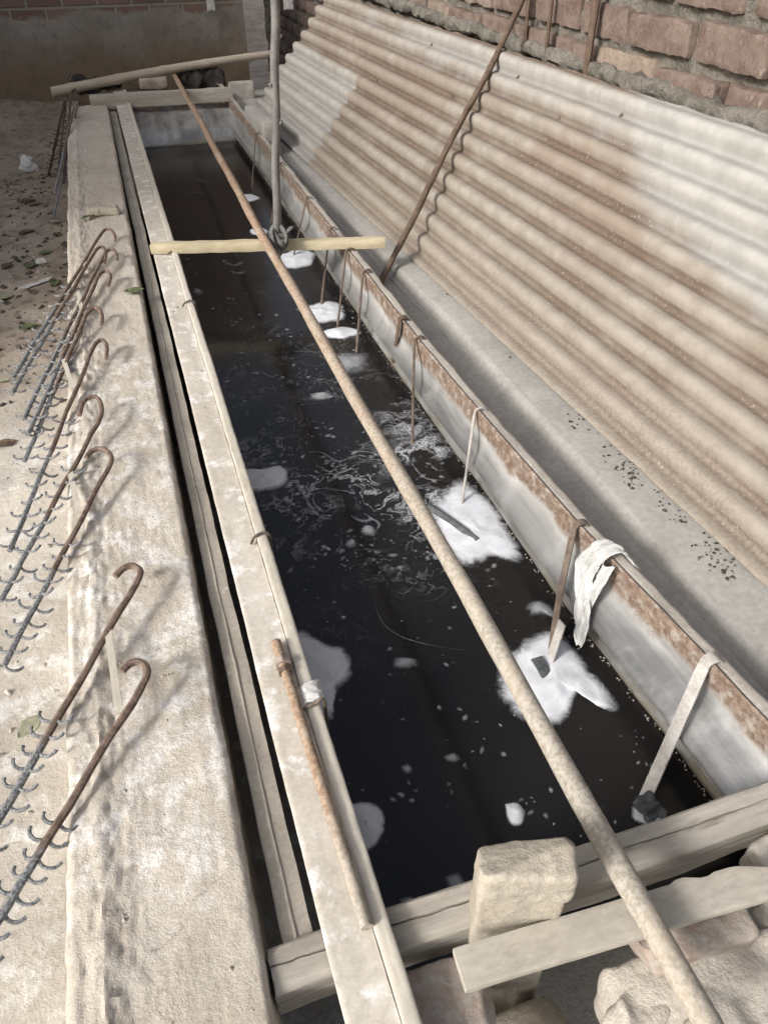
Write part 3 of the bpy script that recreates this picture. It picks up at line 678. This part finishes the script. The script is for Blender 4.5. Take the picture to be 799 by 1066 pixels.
# ------------------------------------------------------------------ threaded rod with nut on the flange
q0, q1 = atz(287, 668, .014), atz(382, 966, .013)
br_ = thing('threaded_rod', 'rusty threaded rod with a nut lying on the dusty flange', 'threaded rod', lerp(q0, q1, .5)-Vector((0, 0, .012)))
n_ = 260; pts = [lerp(q0, q1, i/n_) for i in range(n_+1)]
def rrad(i):
    t = i/n_; r = .0088+.0009*fbm((t*9, 0, 0)); return r+(.0004 if i % 2 else -.0002) if t < .62 or t > .68 else r
m = MB(); m.tube(pts, [rrad(i) for i in range(n_+1)], 12, wob=.0006); m.build('shank', M['pipe'], br_)
for t, L_, r in ((.10, .014, .0165), (.135, .010, .013)):
    m = MB(); a = lerp(q0, q1, t); d = (q1-q0).normalized(); m.tube([a-d*L_/2, a-d*L_*.3, a+d*L_*.3, a+d*L_/2], [r*.93, r, r, r*.93], 6, wob=.0008); m.build('nut', M['brickred'] if t < .12 else M['rebar'], br_)

# ------------------------------------------------------------------ foam on the liquid
def foam_patch(outl, label, mat='foam', h=.012, grp='foam patches on the dark liquid'):
    pts = [atz(x, y, WATER+.0015) for x, y in outl]; c = sum(pts, Vector())/len(pts)
    ring = smoothpath(pts+[pts[0]], 7)[:-1]; n = len(ring); R = 9; vs, ws, fs = [c+Vector((0, 0, h))], [0.0], []
    for k in range(1, R+1):
        t = k/R
        for i, q in enumerate(ring):
            p = lerp(c, q, t*1.06)
            p = p+Vector((.004*fbm((p.x*30, p.y*30, 0)), .004*fbm((p.x*30, p.y*30, 5)), 0))*t
            vs.append(Vector((p.x, p.y, WATER+.0012+h*(1-t*t)*(.7+.5*noise.noise(p*25))))); ws.append(t)
    for i in range(n): fs.append((0, 1+i, 1+(i+1) % n))
    for k in range(R-1):
        for i in range(n): fs.append((1+k*n+i, 1+(k+1)*n+i, 1+(k+1)*n+(i+1) % n, 1+k*n+(i+1) % n))
    m = MB(); m.add(vs, fs, ws); return tag(m.build('foam_patch', M[mat], base=(c.x, c.y, WATER)), label, 'foam', grp)
def ell(cx, cy, a, b, k=9, j=.2, seed=0):
    r = random.Random(seed); return [(cx+a*math.cos(t)*(1+r.uniform(-j, j)), cy+b*math.sin(t)*(1+r.uniform(-j, j))) for t in [2*math.pi*i/k for i in range(k)]]
foam_patch([(443, 528), (460, 515), (474, 500), (492, 506), (512, 524), (530, 552), (543, 578), (532, 585), (512, 580), (500, 585), (487, 590), (470, 579), (455, 556)], 'largest far foam patch round the grey rod hanger')
foam_patch([(518, 709), (529, 684), (552, 664), (578, 656), (594, 672), (612, 696), (630, 715), (642, 738), (628, 739), (602, 722), (590, 745), (571, 756), (541, 745), (522, 729)], 'big white foam patch round the dark jointed strap')
foam_patch([(296, 655), (316, 657), (338, 670), (358, 676), (366, 693), (361, 710), (350, 720), (346, 748), (328, 745), (310, 720)], 'large smooth foam patch emerging from under the left lip', h=.009)
foam_patch([(250, 488), (272, 488), (292, 485), (300, 494), (294, 507), (275, 511), (256, 510)], 'small upper foam patch against the left lip')
foam_patch([(360, 838), (380, 836), (396, 842), (400, 856), (393, 880), (378, 888), (366, 870)], 'lowest foam patch against the left lip near the stone')
foam_patch(ell(337, 325, 26, 11, seed=1), 'flat white foam patch second nearest the timber bar')
foam_patch(ell(354, 347, 20, 6, seed=2), 'thin foam strip at the foot of a rusty rod hanger')
foam_patch(ell(365, 378, 22, 13, seed=3), 'grey foam patch beside the short brown strip', 'foamthin')
foam_patch(ell(308, 270, 22, 10, seed=4), 'foam patch directly under the right half of the timber bar')
foam_patch(ell(270, 241, 9, 5, seed=5), 'small foam patch just beyond the rag knot')
foam_patch(ell(258, 206, 12, 4, seed=6), 'farthest foam sliver beyond the upright pole')
foam_patch(ell(420, 691, 17, 7, seed=7), 'small pitted foam patch alone in the middle', 'foamthin')
foam_patch(ell(384, 553, 10, 7, seed=8), 'round grey foam spot left of the pipe', 'foamthin')
foam_patch(ell(366, 567, 7, 5, seed=12), 'smaller grey foam spot below the round one', 'foamthin')
foam_patch(ell(206, 304, 7, 4, seed=9), 'tiny foam spot against the left lip near the timber bar', 'foamthin')
foam_patch([(525, 838), (538, 836), (546, 845), (543, 858), (530, 858)], 'foam spot just behind the upright stone')
foam_patch([(462, 913), (476, 908), (486, 920), (478, 934), (466, 930)], 'foam spot left of the upright stone beside the beam', 'foamthin')
foam_patch([(414, 938), (428, 932), (434, 944), (422, 952)], 'small foam spot in the near left corner', 'foamthin')
foam_patch(ell(674, 846, 19, 13, seed=10), 'grey foam clot at the foot of the wide whitish strap', 'foam', .006)
foam_patch([(544, 634), (558, 624), (573, 630), (582, 645), (566, 640), (552, 642)], 'foam wisp just above the big foam patch', 'foamthin')
foam_patch([(318, 745), (332, 735), (340, 742), (338, 765), (326, 770)], 'faint foam wisp below the large left patch', 'foamthin')
foam_patch(ell(333, 413, 13, 5, seed=15), 'pale foam smear left of the pipe past the timber bar', 'foamthin')
foam_patch(ell(424, 801, 6, 6, seed=16), 'single foam dot in the dark middle near the stone', 'foamthin', .004)
foam_patch(ell(470, 789, 9, 5, seed=17), 'oval foam dot beside the pipe near the stone', 'foamthin', .004)

fs_ = MB(); r5 = random.Random(11)
def fleck(px, py, a, b, w0, ang):
    c = atz(px, py, WATER+.0018); n = 9; vs = [c+Vector((0, 0, .001))]; ws = [w0]
    for k in range(n):
        t = 2*math.pi*k/n; x, y = a*math.cos(t)*r5.uniform(.75, 1.25), b*math.sin(t)*r5.uniform(.75, 1.25)
        vs.append(c+Vector((x*math.cos(ang)-y*math.sin(ang), x*math.sin(ang)+y*math.cos(ang), 0))); ws.append(w0+.42)
    fs_.add(vs, [(0, 1+k, 1+(k+1) % n) for k in range(n)], ws)
def inwater(px, py):
    p = atz(px, py, WATER); return .16 < p.x < .76 and .5 < p.y < 6
for i in range(2600):
    t = r5.random(); py = 265+330*t if r5.random() < .86 else r5.uniform(560, 900); px = r5.uniform(190, 680)
    if not inwater(px, py): continue
    cl = noise.noise(Vector((px*.012, py*.016, 3)))
    if cl < -.05 and r5.random() < .8: continue
    s = r5.choice((.0018, .0022, .003, .004, .007))*(1+.5*r5.random()); s = min(s, .006) if py > 600 else s
    fleck(px, py, s*r5.uniform(1, 1.6), s*.85, r5.uniform(.3, .68), r5.uniform(0, 3.1))
def ribbon(pts, wd, w0=.15):
    sp = smoothpath([atz(x, y, WATER+.0022) for x, y in pts], 7); n = len(sp); vs, ws, ff = [], [], []
    for i, p in enumerate(sp):
        d = (sp[min(i+1, n-1)]-sp[max(i-1, 0)]).normalized(); s = Vector((-d.y, d.x, 0)); e = math.sin(math.pi*(i+.3)/(n-.4))**.5
        wv = wd*1.7*e*(.7+.6*noise.noise(p*40)+.3)
        for k in (-1, -.5, 0, .5, 1): vs.append(p+s*wv*k); ws.append(w0+.12+.75*abs(k)+(.4*(1-e)))
    for i in range(n-1):
        for k in range(4): ff.append((i*5+k, i*5+k+1, i*5+5+k+1, i*5+5+k))
    fs_.add(vs, ff, ws)
for pts, wd, w0 in (([(322, 498), (318, 512), (322, 526), (334, 538), (346, 540)], .008, .35), ([(328, 512), (326, 522), (336, 532), (346, 528)], .006, .4),
        ([(322, 410), (334, 414), (348, 412)], .010, .2), ([(300, 478), (330, 470), (352, 480), (372, 474), (396, 478)], .006, .45), ([(345, 480), (352, 492), (366, 488), (374, 494)], .006, .35), ([(372, 464), (392, 458), (408, 462)], .006, .4), ([(362, 470), (380, 470), (398, 474)], .006, .4), ([(365, 537), (376, 542), (386, 540), (378, 534)], .006, .3),
        ([(388, 618), (396, 645), (416, 662), (450, 672), (490, 678)], .0025, .45), ([(402, 610), (420, 618), (436, 604)], .002, .5), ([(270, 385), (282, 392), (292, 388)], .006, .45), ([(400, 470), (420, 500), (436, 506), (452, 500)], .006, .35), ([(420, 470), (440, 496), (462, 500)], .005, .35),
        ([(232, 272), (244, 276), (254, 272)], .02, .45), ([(236, 282), (250, 284), (258, 280)], .018, .5), ([(170, 190), (200, 186), (226, 192)], .012, .6), ([(180, 205), (205, 200), (220, 203)], .012, .6)):
    ribbon(pts, wd, w0)
for i in range(6):
    px, py = r5.uniform(290, 470), r5.uniform(390, 560)
    if not inwater(px, py): continue
    a = r5.uniform(0, 6.3); L2 = r5.uniform(6, 16); ribbon([(px+L2*math.cos(a+q*.5)*q*.4, py+L2*.6*math.sin(a+q*.6)*q*.4) for q in (0, 1, 2, 3)], r5.uniform(.003, .006), r5.uniform(.35, .55))
def mk(name, sc_, th, al, warp):
    k = NT(name); reg = k.attr('w')
    w1 = k.n('ShaderNodeTexNoise'); k.put(w1.inputs['Vector'], k.tc); w1.inputs['Scale'].default_value = 6; w1.inputs['Detail'].default_value = 4
    vm = k.n('ShaderNodeVectorMath'); vm.operation = 'SCALE'; k.put(vm.inputs[0], w1.outputs['Color']); vm.inputs['Scale'].default_value = warp
    va = k.n('ShaderNodeVectorMath'); va.operation = 'ADD'; k.put(va.inputs[0], k.tc); k.put(va.inputs[1], vm.outputs[0])
    a = k.noise(sc_, 3, .5, vec=va.outputs[0], dist=1.6); b = k.noise(5, 3, .5, off=8); f = k.noise(130, 3, .6, off=3)
    ridge = k.step(k.math('ABSOLUTE', k.math('SUBTRACT', a, .5)), th, .003)
    ridge = k.math('MAXIMUM', ridge, k.math('MULTIPLY', k.step(a, .64, .72), .8))
    m = k.math('MULTIPLY', k.math('MULTIPLY', ridge, k.step(b, .44, .62)), k.math('MULTIPLY', reg, k.step(f, .30, .55)))
    k.put(k.b.inputs['Alpha'], k.math('MULTIPLY', m, al))
    return k.done((.62, .63, .66), .6)
M['marble'] = mk('marbled_foam_film', 9.5, .046, .50, .20); M['swirl'] = mk('swirled_foam_film', 5.2, .11, .85, .26)
ff_ = MB()
def film(u, v):
    x, y = lerp(.155, .77, u), lerp(.85, 3.4, v)
    w = math.exp(-((y-1.72)/.42)**2)*.75+math.exp(-(((y-1.62)/.22)**2+((x-.62)/.13)**2))*1.0+.16*math.exp(-((y-2.6)/.6)**2)
    return (Vector((x, y, WATER+.0012)), min(1, w))
ff_.grid(film, 30, 90, True); kind(ff_.build('foam_film', M['marble'], base=(0, 0, WATER)), 'stuff')
sw = MB()
def swf(u, v):
    x, y = lerp(.48, .778, u), lerp(1.30, 2.15, v); w = 1.25*math.exp(-(((y-1.70)/.23)**2+((x-.66)/.10)**2)**1.5)
    return (Vector((x, y, WATER+.0016)), min(1, w))
sw.grid(swf, 24, 40, True); kind(sw.build('foam_swirls', M['swirl'], base=(0, 0, WATER)), 'stuff')
kind(fs_.build('foam_flecks', M['foamthin']), 'stuff')
# bubbly scum along the right waterline
sc = MB()
def wl_x(y): return rim_x(y)-wall_off(WATER, y)
for i in range(300):
    y = .5+r5.random()**1.5*4.5; x = wl_x(y)-abs(r5.gauss(0, .006))-.002; s = r5.uniform(.0008, .0020)
    vs = [Vector((x, y, WATER+s*.8))]
    for z_, q in ((.5, .75), (0, 1)):
        for k in range(7): a = 2*math.pi*k/7; vs.append(Vector((x+s*q*math.cos(a), y+s*q*1.4*math.sin(a), WATER+.0005+s*z_)))
    sc.add(vs, [(0, 1+k, 1+(k+1) % 7) for k in range(7)]+[(1+k, 8+k, 8+(k+1) % 7, 1+(k+1) % 7) for k in range(7)])
kind(sc.build('bubbles', M['curb']), 'stuff')

# ------------------------------------------------------------------ near end: beam, board, stone, bricks
def bar_between(m, a, b, wy, hz, **kw):
    d = b-a; c = (a+b)/2; m.block(c, (d.length, wy, hz), rotz=math.atan2(d.y, d.x), tilt=(d.z/max(1e-6, Vector((d.x, d.y, 0)).length), kw.pop('ty', 0)), **kw); return m
beam = MB(); x0b, x1b = -.016, 1.0
def beamf(u, v):
    x = lerp(x0b, x1b, u); ck = .0345+.006*fbm((x*3, 0, 1))+.0015*fbm((x*30, 0, 2)); cw = .0016*(1+.8*noise.noise(Vector((x*6, 2, 2)))); op = max(.35, min(1, .7+1.6*noise.noise(Vector((x*2.2, 7, 1)))+(1 if x < .1 else 0)))
    fk = .034+.004*fbm((x*4, 3, 3))
    P = [(.060, -.075), (.060, -.004), (.056, 0), (ck+.004, 0), (ck+cw, -.0005), (ck, -.014*op-.0005), (ck-cw, -.0005), (ck-.004, 0), (.004, -.001), (0, -.005), (0, -fk+.004), (.0005, -fk+.0012), (.012*op+.0006, -fk), (.0005, -fk-.0012), (0, -fk-.004), (.0, -.070), (.004, -.075)]
    f = v*(len(P)-1)*3/3; i = min(int(f+1e-6), len(P)-2); t = f-i; yy, zz = lerp(P[i][0], P[i+1][0], t), lerp(P[i][1], P[i+1][1], t)
    return Vector((x+(.004*fbm((yy*40, zz*40, 3)) if u == 0 else 0), .408+yy+.004*fbm((x*2.5, 0, 0))+.0012*fbm((x*9, yy*60, zz*60)), -.018+zz+.0025*fbm((x*4, yy*20, 1))+.0010*fbm((x*14, yy*110, zz*110))))
NB_ = 16*3
beam.grid(beamf, 320, NB_, True)
beam.add([beamf(0, j/NB_) for j in range(NB_+1)], [tuple(range(NB_+1))]); beam.add([beamf(1, j/NB_) for j in range(NB_+1)], [tuple(range(NB_+1))[::-1]])
bo = beam.build('timber_beam', M['wood']); tag(bo, 'cracked grey timber beam across the near end of the bath', 'beam')
p0, p1 = Vector((.213, .347, .026)), Vector((.68, .323, .026))
m = MB(); bar_between(m, p0, p1, .052, .014, amp=.0008, freq=16, n=4, power=10, seed=74)
for v in m.v:
    if v.x > .63: v.y -= (v.x-.63)*.3*(1 if v.y > .32 else 0)
    if .53 < v.x < .6 and v.y > .345: v.y += .004*math.sin((v.x-.53)/.07*6.28)
tag(m.build('board', M['board']), 'short dusty board lying in front of the beam, under the pipe', 'board')
st = MB(); st.block((.320, .400, .122), (.122, .058, .072), rotz=-.33, amp=.0045, freq=17, n=14, power=9, seed=77)
st.block((.3185, .4035, -.16), (.116, .050, .50), rotz=-.33, amp=.004, freq=14, n=12, power=11, seed=78)
st.facet(0, (.32, .402, .05), (.124, .056, .21), 5, 12, .80, .97)
tag(st.build('upright_stone', M['stone']), 'sandy upright concrete lump standing at the near end of the bath', 'stone')
m = MB(); m.block((.535, .315, -.022), (.19, .085, .062), rotz=-.06, amp=.006, freq=14, n=12, power=8, seed=80); m.facet(0, (.535, .315, -.022), (.19, .085, .062), 5, 7); tag(m.build('loose_brick', M['brickred']), 'dusty pinkish brick supporting the short board beside the pipe', 'brick')
m = MB(); m.block((.20, .345, -.075), (.12, .09, .07), rotz=-.1, amp=.006, freq=14, n=12, power=11, seed=81); m.facet(0, (.20, .345, -.075), (.12, .09, .07), 4, 8); tag(m.build('loose_brick', M['brickred']), 'dusty brick between the flange and the upright stone', 'brick')
m = MB(); m.block((.325, .285, -.24), (.125, .12, .15), rotz=.1, amp=.010, freq=12, n=12, power=10, seed=85); m.facet(0, (.325, .285, -.24), (.125, .12, .15), 7, 5); tag(m.build('stone_lump', M['stone']), 'rough sandy stone at the foot of the upright stone under the board', 'stone')
m = MB(); m.block((.585, .205, -.075), (.36, .165, .11), rotz=-.10, tilt=(.10, .0), amp=.016, freq=9, n=14, power=11, seed=83); m.facet(0, (.585, .205, -.075), (.36, .165, .11), 9, 4); tag(m.build('concrete_chunk', M['rubble']), 'broad broken concrete chunk at the bottom right corner', 'concrete chunk')
m = MB(); m.block((.435, .245, -.075), (.09, .06, .095), rotz=.5, amp=.014, freq=15, n=14, power=8, seed=88); m.facet(0, (.435, .245, -.075), (.09, .06, .095), 8, 6); tag(m.build('stone_lump', M['rubble']), 'pale knobbly stone under the pipe left of the concrete chunk', 'stone')
m = MB(); m.block((.475, .205, -.008), (.03, .024, .024), amp=.004, freq=25, n=7, power=3, seed=89); tag(m.build('pebble', M['stone']), 'small sandy pebble on the concrete chunk beside the pipe', 'pebble')
m = MB(); m.block((.69, .28, -.06), (.14, .08, .06), rotz=.2, amp=.007, freq=14, n=12, power=10, seed=90); m.facet(0, (.69, .28, -.06), (.14, .08, .06), 6, 9); tag(m.build('loose_brick', M['rubble']), 'grey broken brick at the right edge behind the concrete chunk', 'brick')
m = MB(); m.block((.76, .37, -.04), (.12, .05, .06), rotz=.2, amp=.007, freq=14, n=12, power=9, seed=92); m.facet(0, (.76, .37, -.04), (.12, .05, .06), 6, 10); tag(m.build('stone_lump', M['rubble']), 'grey lump at the right edge between beam and short board', 'stone')

# ------------------------------------------------------------------ hooked hanging racks on the left
PR = {}
def rack_rod(root, body, hook, zt, zb, r=.006, prongs=(.42, .97, 10), mat='rack', seed=0, ext=0.0):
    """body: photo pixels of the shank top and bottom, hook: pixels along the hook from the shank top to its tip"""
    T, Bt = atz(*body[0], zt), atz(*body[1], zb)
    for _ in range(40):      # the rod rests on the ledge's left edge
        t = (ledge_l(T.y)-T.x)/(Bt.x-T.x); e = lerp(T, Bt, min(1, max(0, t)))
        if e.z >= r+.004: break
        zb += .008; Bt = atz(*body[1], zb)
        if zb > zt-.012: zt += .006; zb -= .006; T = atz(*body[0], zt); Bt = atz(*body[1], zb)
    if ext: Bt = Bt+(Bt-T)*ext
    ax = (T-Bt).normalized(); n = ax.cross(RT).normalized()
    hk = [atpl(x, y, T, n) for x, y in hook]; path = [lerp(Bt, T, i/16) for i in range(17)]
    path = [p+Vector((.0015*math.sin(i*1.1+seed), .0015*math.cos(i*.8+seed), 0)) for i, p in enumerate(path)]
    L = (T-Bt).length
    m = MB(); m.tube(path[:-1], r, 8, t0=1, t1=.0, wob=.0012, cap=True); m.tube(smoothpath([path[-2], T]+hk, 6), r, 8, t0=0, t1=0, wob=.0004)
    ro = m.build('rod', M[mat], root)
    side = ax.cross(Vector((0, 0, 1))).normalized(); nn = ax.cross(side); rd = random.Random(seed+5)
    a, b, k = prongs
    for i in range(k):
        t = lerp(a, b, i/(k-1)); c = lerp(T, Bt, t)
        for sg in (1, -1):
            an = rd.uniform(-.5, .5); sd = (side*math.cos(an)+nn*math.sin(an))*sg; R = rd.uniform(.013, .0175)
            p = MB(); arc = [c-ax*.000+sd*(R-R*math.cos(q))-ax*R*.9*math.sin(q) for q in [math.pi*j/9*.98 for j in range(10)]]
            p.tube(arc, .0031, 6, t0=1, t1=1); p.build('prong', M[mat], ro)
    return T, Bt, ax
GR = 'hooked racks leaning on the ledge'
def rack(lab, r1, r2, strap, zt=.038, zb=-.2):
    base = atz(*r1['body'][1], zb); root = thing('hooked_rack', lab, 'rack', base, GR)
    i1 = rack_rod(root, zt=r1.pop('zt', zt), zb=r1.pop('zb', zb), **r1); i2 = rack_rod(root, zt=r2.pop('zt', zt), zb=r2.pop('zb', zb), **r2)
    n1 = i1[2].cross(RT).normalized()
    s0, s1 = atpl(*strap[0], i1[0]-n1*.0, n1), atpl(*strap[1], i2[0], i2[2].cross(RT).normalized())
    m = MB(); m.strip([s0, lerp(s0, s1, .5), s1], .013, .003, (1, 0, 0)); m.build('strap', M['lip'], root)
rack('hooked rack farthest along the ledge, its top hook nearest the stone', dict(body=[(104, 245), (13, 394)], hook=[(109, 239), (115, 239), (119, 244), (120, 250)], seed=1), dict(body=[(98, 263), (12, 410)], hook=[(102, 258), (107, 257), (110, 263), (109, 273)], seed=2), ((88, 272), (90, 284)))
rack('second farthest hooked rack, its two hooks almost touching', dict(body=[(109, 264), (25, 436)], hook=[(113, 260), (118, 260), (121, 264), (122, 270)], seed=3), dict(body=[(101, 290), (30, 452)], hook=[(105, 284), (111, 282), (115, 287), (113, 297)], seed=4), ((81, 304), (86, 327)))
rack('middle hooked rack of the five with both hooks curling right', dict(body=[(90, 327), (26, 480)], hook=[(95, 322), (101, 321), (106, 327), (105.6, 338)], seed=5), dict(body=[(96, 364), (10, 574)], hook=[(101, 356), (106.5, 354), (111, 360), (110.5, 373)], seed=6), ((66, 374), (76, 404)))
rack('second nearest hooked rack with tips curling left toward the ground', dict(body=[(102, 440), (0, 626)], hook=[(106, 428), (103, 416), (96, 413), (87, 418), (83, 432)], seed=7, prongs=(.3, .97, 10), zb=-.17), dict(body=[(112, 489), (3, 694)], hook=[(116, 479), (113, 471), (104, 467), (95, 470), (89.5, 476)], seed=8, prongs=(.42, .98, 10), zb=-.15), ((72, 487), (82, 534)))
rack('nearest hooked rack, widest spaced rods at the bottom left', dict(body=[(142, 607), (0, 852)], hook=[(146, 597), (144, 592), (137, 589), (128, 592), (120, 600)], seed=9, r=.0068, prongs=(.5, .95, 10), zb=-.11, ext=.25), dict(body=[(148, 714), (0, 955)], hook=[(153, 702), (151, 693), (143, 689), (134, 692), (127, 699)], seed=10, r=.0068, prongs=(.48, .95, 10), zb=-.09, ext=.3), ((112, 652), (124, 743)))
for i, (a, b, lab) in enumerate((((70, 84), (60, 186), 'dark pronged rod in the far left bundle, nearest the white bag'), ((74, 100), (66, 190), 'dark pronged rod in the middle of the far left bundle'), ((66, 110), (50, 184), 'dark pronged rod at the left of the far left bundle'))):
    bp = atz(*b, -.40); root = thing('pronged_rod', lab, 'rack', bp, 'bundle of dark rods at the far left')
    rack_rod(root, [a, b], [(a[0]+1, a[1]-5), (a[0]+4, a[1]-7), (a[0]+7, a[1]-4)], .05, -.42, r=.008, prongs=(.3, .95, 12), mat='darkiron', seed=20+i)
for a, b, lab in (((81, 108), (52, 244), 'long thin rod leaning on the far end of the ledge, right one of the pair'), ((77, 112), (57, 200), 'shorter thin rod leaning on the far end of the ledge, left one of the pair')):
    m = MB(); P0, P1 = atz(*a, .06), atz(*b, -.38 if b[1] > 220 else -.1); m.tube([lerp(P1, P0, t/8) for t in range(9)], .0065, 7, t0=1, t1=0, wob=.001)
    tag(m.build('thin_rod', M['rack']), lab, 'rod', 'thin rods on the far ledge')

# ------------------------------------------------------------------ litter
def gpoint(px, py):
    z = -.3
    for _ in range(6): p = atz(px, py, z); z = gfn_z(p.x, p.y)
    return atz(px, py, z)
def gfn_z(x, y):
    z = ground_z(x, y)
    return z+.035*fbm((x*1.6, y*1.6, 0))*(min(1, max(0, y-.8)))+.012*fbm((x*9, y*9, 3))
def leaf(p, L_, W_, ang, mat, lab, name='leaf', cat='leaf', grp='fallen leaves', curl=.3):
    m = MB(); ca, sa = math.cos(ang), math.sin(ang)
    def f(u, v):
        t = (v-.5)*2; wd = W_*math.sin(math.pi*min(1, max(.02, u)))**.8*.5; x = (u-.5)*L_; y = t*wd
        return p+Vector((x*ca-y*sa, x*sa+y*ca, .006+curl*W_*(t*t*.5+.25*math.sin(u*4))+.003*fbm((u*5, v*5, p.x*9))))
    m.grid(f, 12, 6); o = m.build(name, M[mat]); md = o.modifiers.new('t', 'SOLIDIFY'); md.thickness = .0008
    return tag(o, lab, cat, grp)
for px, py, L_, W_, a, mt, lab in ((48, 265, .12, .07, .4, 'leafgreen', 'green leaf on the dirt beside a small white scrap'), (34, 278, .13, .08, 1.0, 'leafgreen', 'yellow green leaf on the dirt left of the small white scrap'), (58, 296, .12, .08, 1.6, 'leafgreen', 'green leaf on the dirt right of the torn paper'), (58, 232, .09, .05, .2, 'leafpale', 'pale leaf on the dirt near the foot of the long thin rod'),
        (5, 312, .14, .12, .6, 'leafpale', 'large pale round leaf on the dirt at the left edge'), (30, 342, .11, .07, .5, 'leafgreen', 'dark green leaf beside the far rods of the racks'), (28, 210, .16, .07, .1, 'leafbrown', 'brown leaf on the dirt below the white bag'), (38, 214, .14, .06, .3, 'leafbrown', 'brown leaf on dirt just right of another brown leaf'), (28, 243, .15, .08, .6, 'leafbrown', 'brown leaf on dirt left of the foot of the thin rod'),
        (8, 278, .13, .07, 1.1, 'leafbrown', 'brown leaf at the left edge above the large pale leaf'), (6, 464, .10, .06, .3, 'leafbrown', 'curled brown leaf at the left edge beside the racks'), (5, 398, .10, .05, .1, 'leafpale', 'buff leaf at the left edge beside the middle rack'), (60, 245, .1, .06, 1, 'leafbrown', 'brown leaf at the foot of the long thin rod'), (34, 305, .1, .05, 2, 'leafbrown', 'brown leaf on dirt below the torn paper')):
    leaf(gpoint(px, py), L_*.62, W_*.62, a, mt, lab)
leaf(atz(140, 304, .006), .07, .045, .2, 'leafgreen', 'light green leaf lying on the concrete ledge', curl=.1)
leaf(atz(92, 227, .006), .06, .03, .6, 'leafgreen', 'small green sprig under the pale stone on the ledge', curl=.2)
leaf(atz(32, 758, -.16), .06, .04, .9, 'leafpale', 'pale leaf stuck on the ground beside the nearest rack', curl=.1)
q = gpoint(38, 297); m = MB(); m.grid(lambda u, v: q+Vector(((u-.5)*.13+(v-.5)*.03, (v-.5)*.06+(u-.5)*.07, .012+.008*fbm((u*4, v*4, 0)))), 10, 6); o = m.build('torn_paper', M['paper']); o.modifiers.new('t', 'SOLIDIFY').thickness = .001; tag(o, 'torn flat piece of whitish paper on the dirt', 'paper')
q = gpoint(43, 274); m = MB(); m.block(q+Vector((0, 0, .012)), (.05, .035, .025), rotz=.3, amp=.008, n=6, power=4, seed=5); tag(m.build('paper_ball', M['paper']), 'small crumpled white scrap between green leaves', 'paper')
q = gpoint(33, 180); m = MB(); m.block(q+Vector((0, 0, .05)), (.11, .06, .12), rotz=.2, amp=.03, freq=12, n=9, power=3, seed=6); tag(m.build('plastic_bag', M['paper']), 'crumpled whitish plastic bag on the ground at the far left', 'bag')
q0, q1 = atz(90, 221, .016), atz(124, 217, .02); m = MB(); m.block((q0+q1)/2, ((q1-q0).length, .055, .035), rotz=math.atan2((q1-q0).y, (q1-q0).x), amp=.008, freq=12, n=8, power=4, seed=12); tag(m.build('stone_lump', M['stone']), 'long pale stone lying on the far part of the ledge', 'stone')

# dirt crumbs and chips
r6 = random.Random(21)
def chips(name, mat, spots, smin, smax):
    m = MB()
    for p in spots:
        s = r6.uniform(smin, smax); n = 6; a0 = r6.uniform(0, 6.3); el = r6.uniform(.4, 1); vs = []
        for k in range(n):
            a = a0+2*math.pi*k/n; rr_ = s*r6.uniform(.6, 1.2); x, y = rr_*math.cos(a), rr_*el*math.sin(a); vs.append(p+Vector((x*math.cos(a0)-y*math.sin(a0), x*math.sin(a0)+y*math.cos(a0), -.001)))
        vs.append(p+Vector((r6.uniform(-.2, .2)*s, r6.uniform(-.2, .2)*s, s*r6.uniform(.3, .8))))
        m.add(vs, [(k, (k+1) % n, n) for k in range(n)])
    return kind(m.build(name, mat, smooth=False), 'stuff')
sp = []
for _ in range(700):
    x, y = r6.uniform(-1.3, -.3), r6.uniform(2.5, 6.5); sp.append(Vector((x, y, gfn_z(x, y))))
chips('leaf_litter', M['litter'], sp, .006, .022)
sp = []
for _ in range(420):
    x, y = r6.uniform(-1.2, -.3), r6.uniform(.2, 5); sp.append(Vector((x, y, gfn_z(x, y))))
chips('gravel', M['rubble'], sp, .004, .014)
sp = []
for (px, py, n, sx, sy) in ((655, 488, 75, 9, 10), (690, 512, 45, 8, 8), (708, 540, 12, 6, 4), (740, 572, 35, 8, 10), (760, 590, 20, 8, 6), (596, 440, 24, 14, 5), (440, 318, 30, 12, 8), (470, 345, 26, 12, 8), (415, 290, 20, 8, 6), (505, 375, 14, 12, 8), (640, 470, 12, 12, 8), (720, 600, 12, 20, 8)):
    for _ in range(n): sp.append(atz(r6.gauss(px, sx), r6.gauss(py, sy), -.096))
sp = [p for p in sp if p.x > 1.09-max(0, p.y-2.2)*.042]
chips('gutter_litter', M['litter'], sp, .002, .007)
sp = []
for _ in range(260):
    y = r6.uniform(.3, 5.8); sp.append(Vector((r6.uniform(ledge_l(y)+.03, ledge_r(y)-.01), y, -.001)))
chips('ledge_crumbs', M['rubble'], sp, .0012, .0045)
sp = []
for _ in range(60):
    y = r6.uniform(1.8, 6.2); sp.append(Vector((r6.uniform(.065, .122), y, .0005)))
chips('flange_crumbs', M['rebar'], sp, .001, .004)
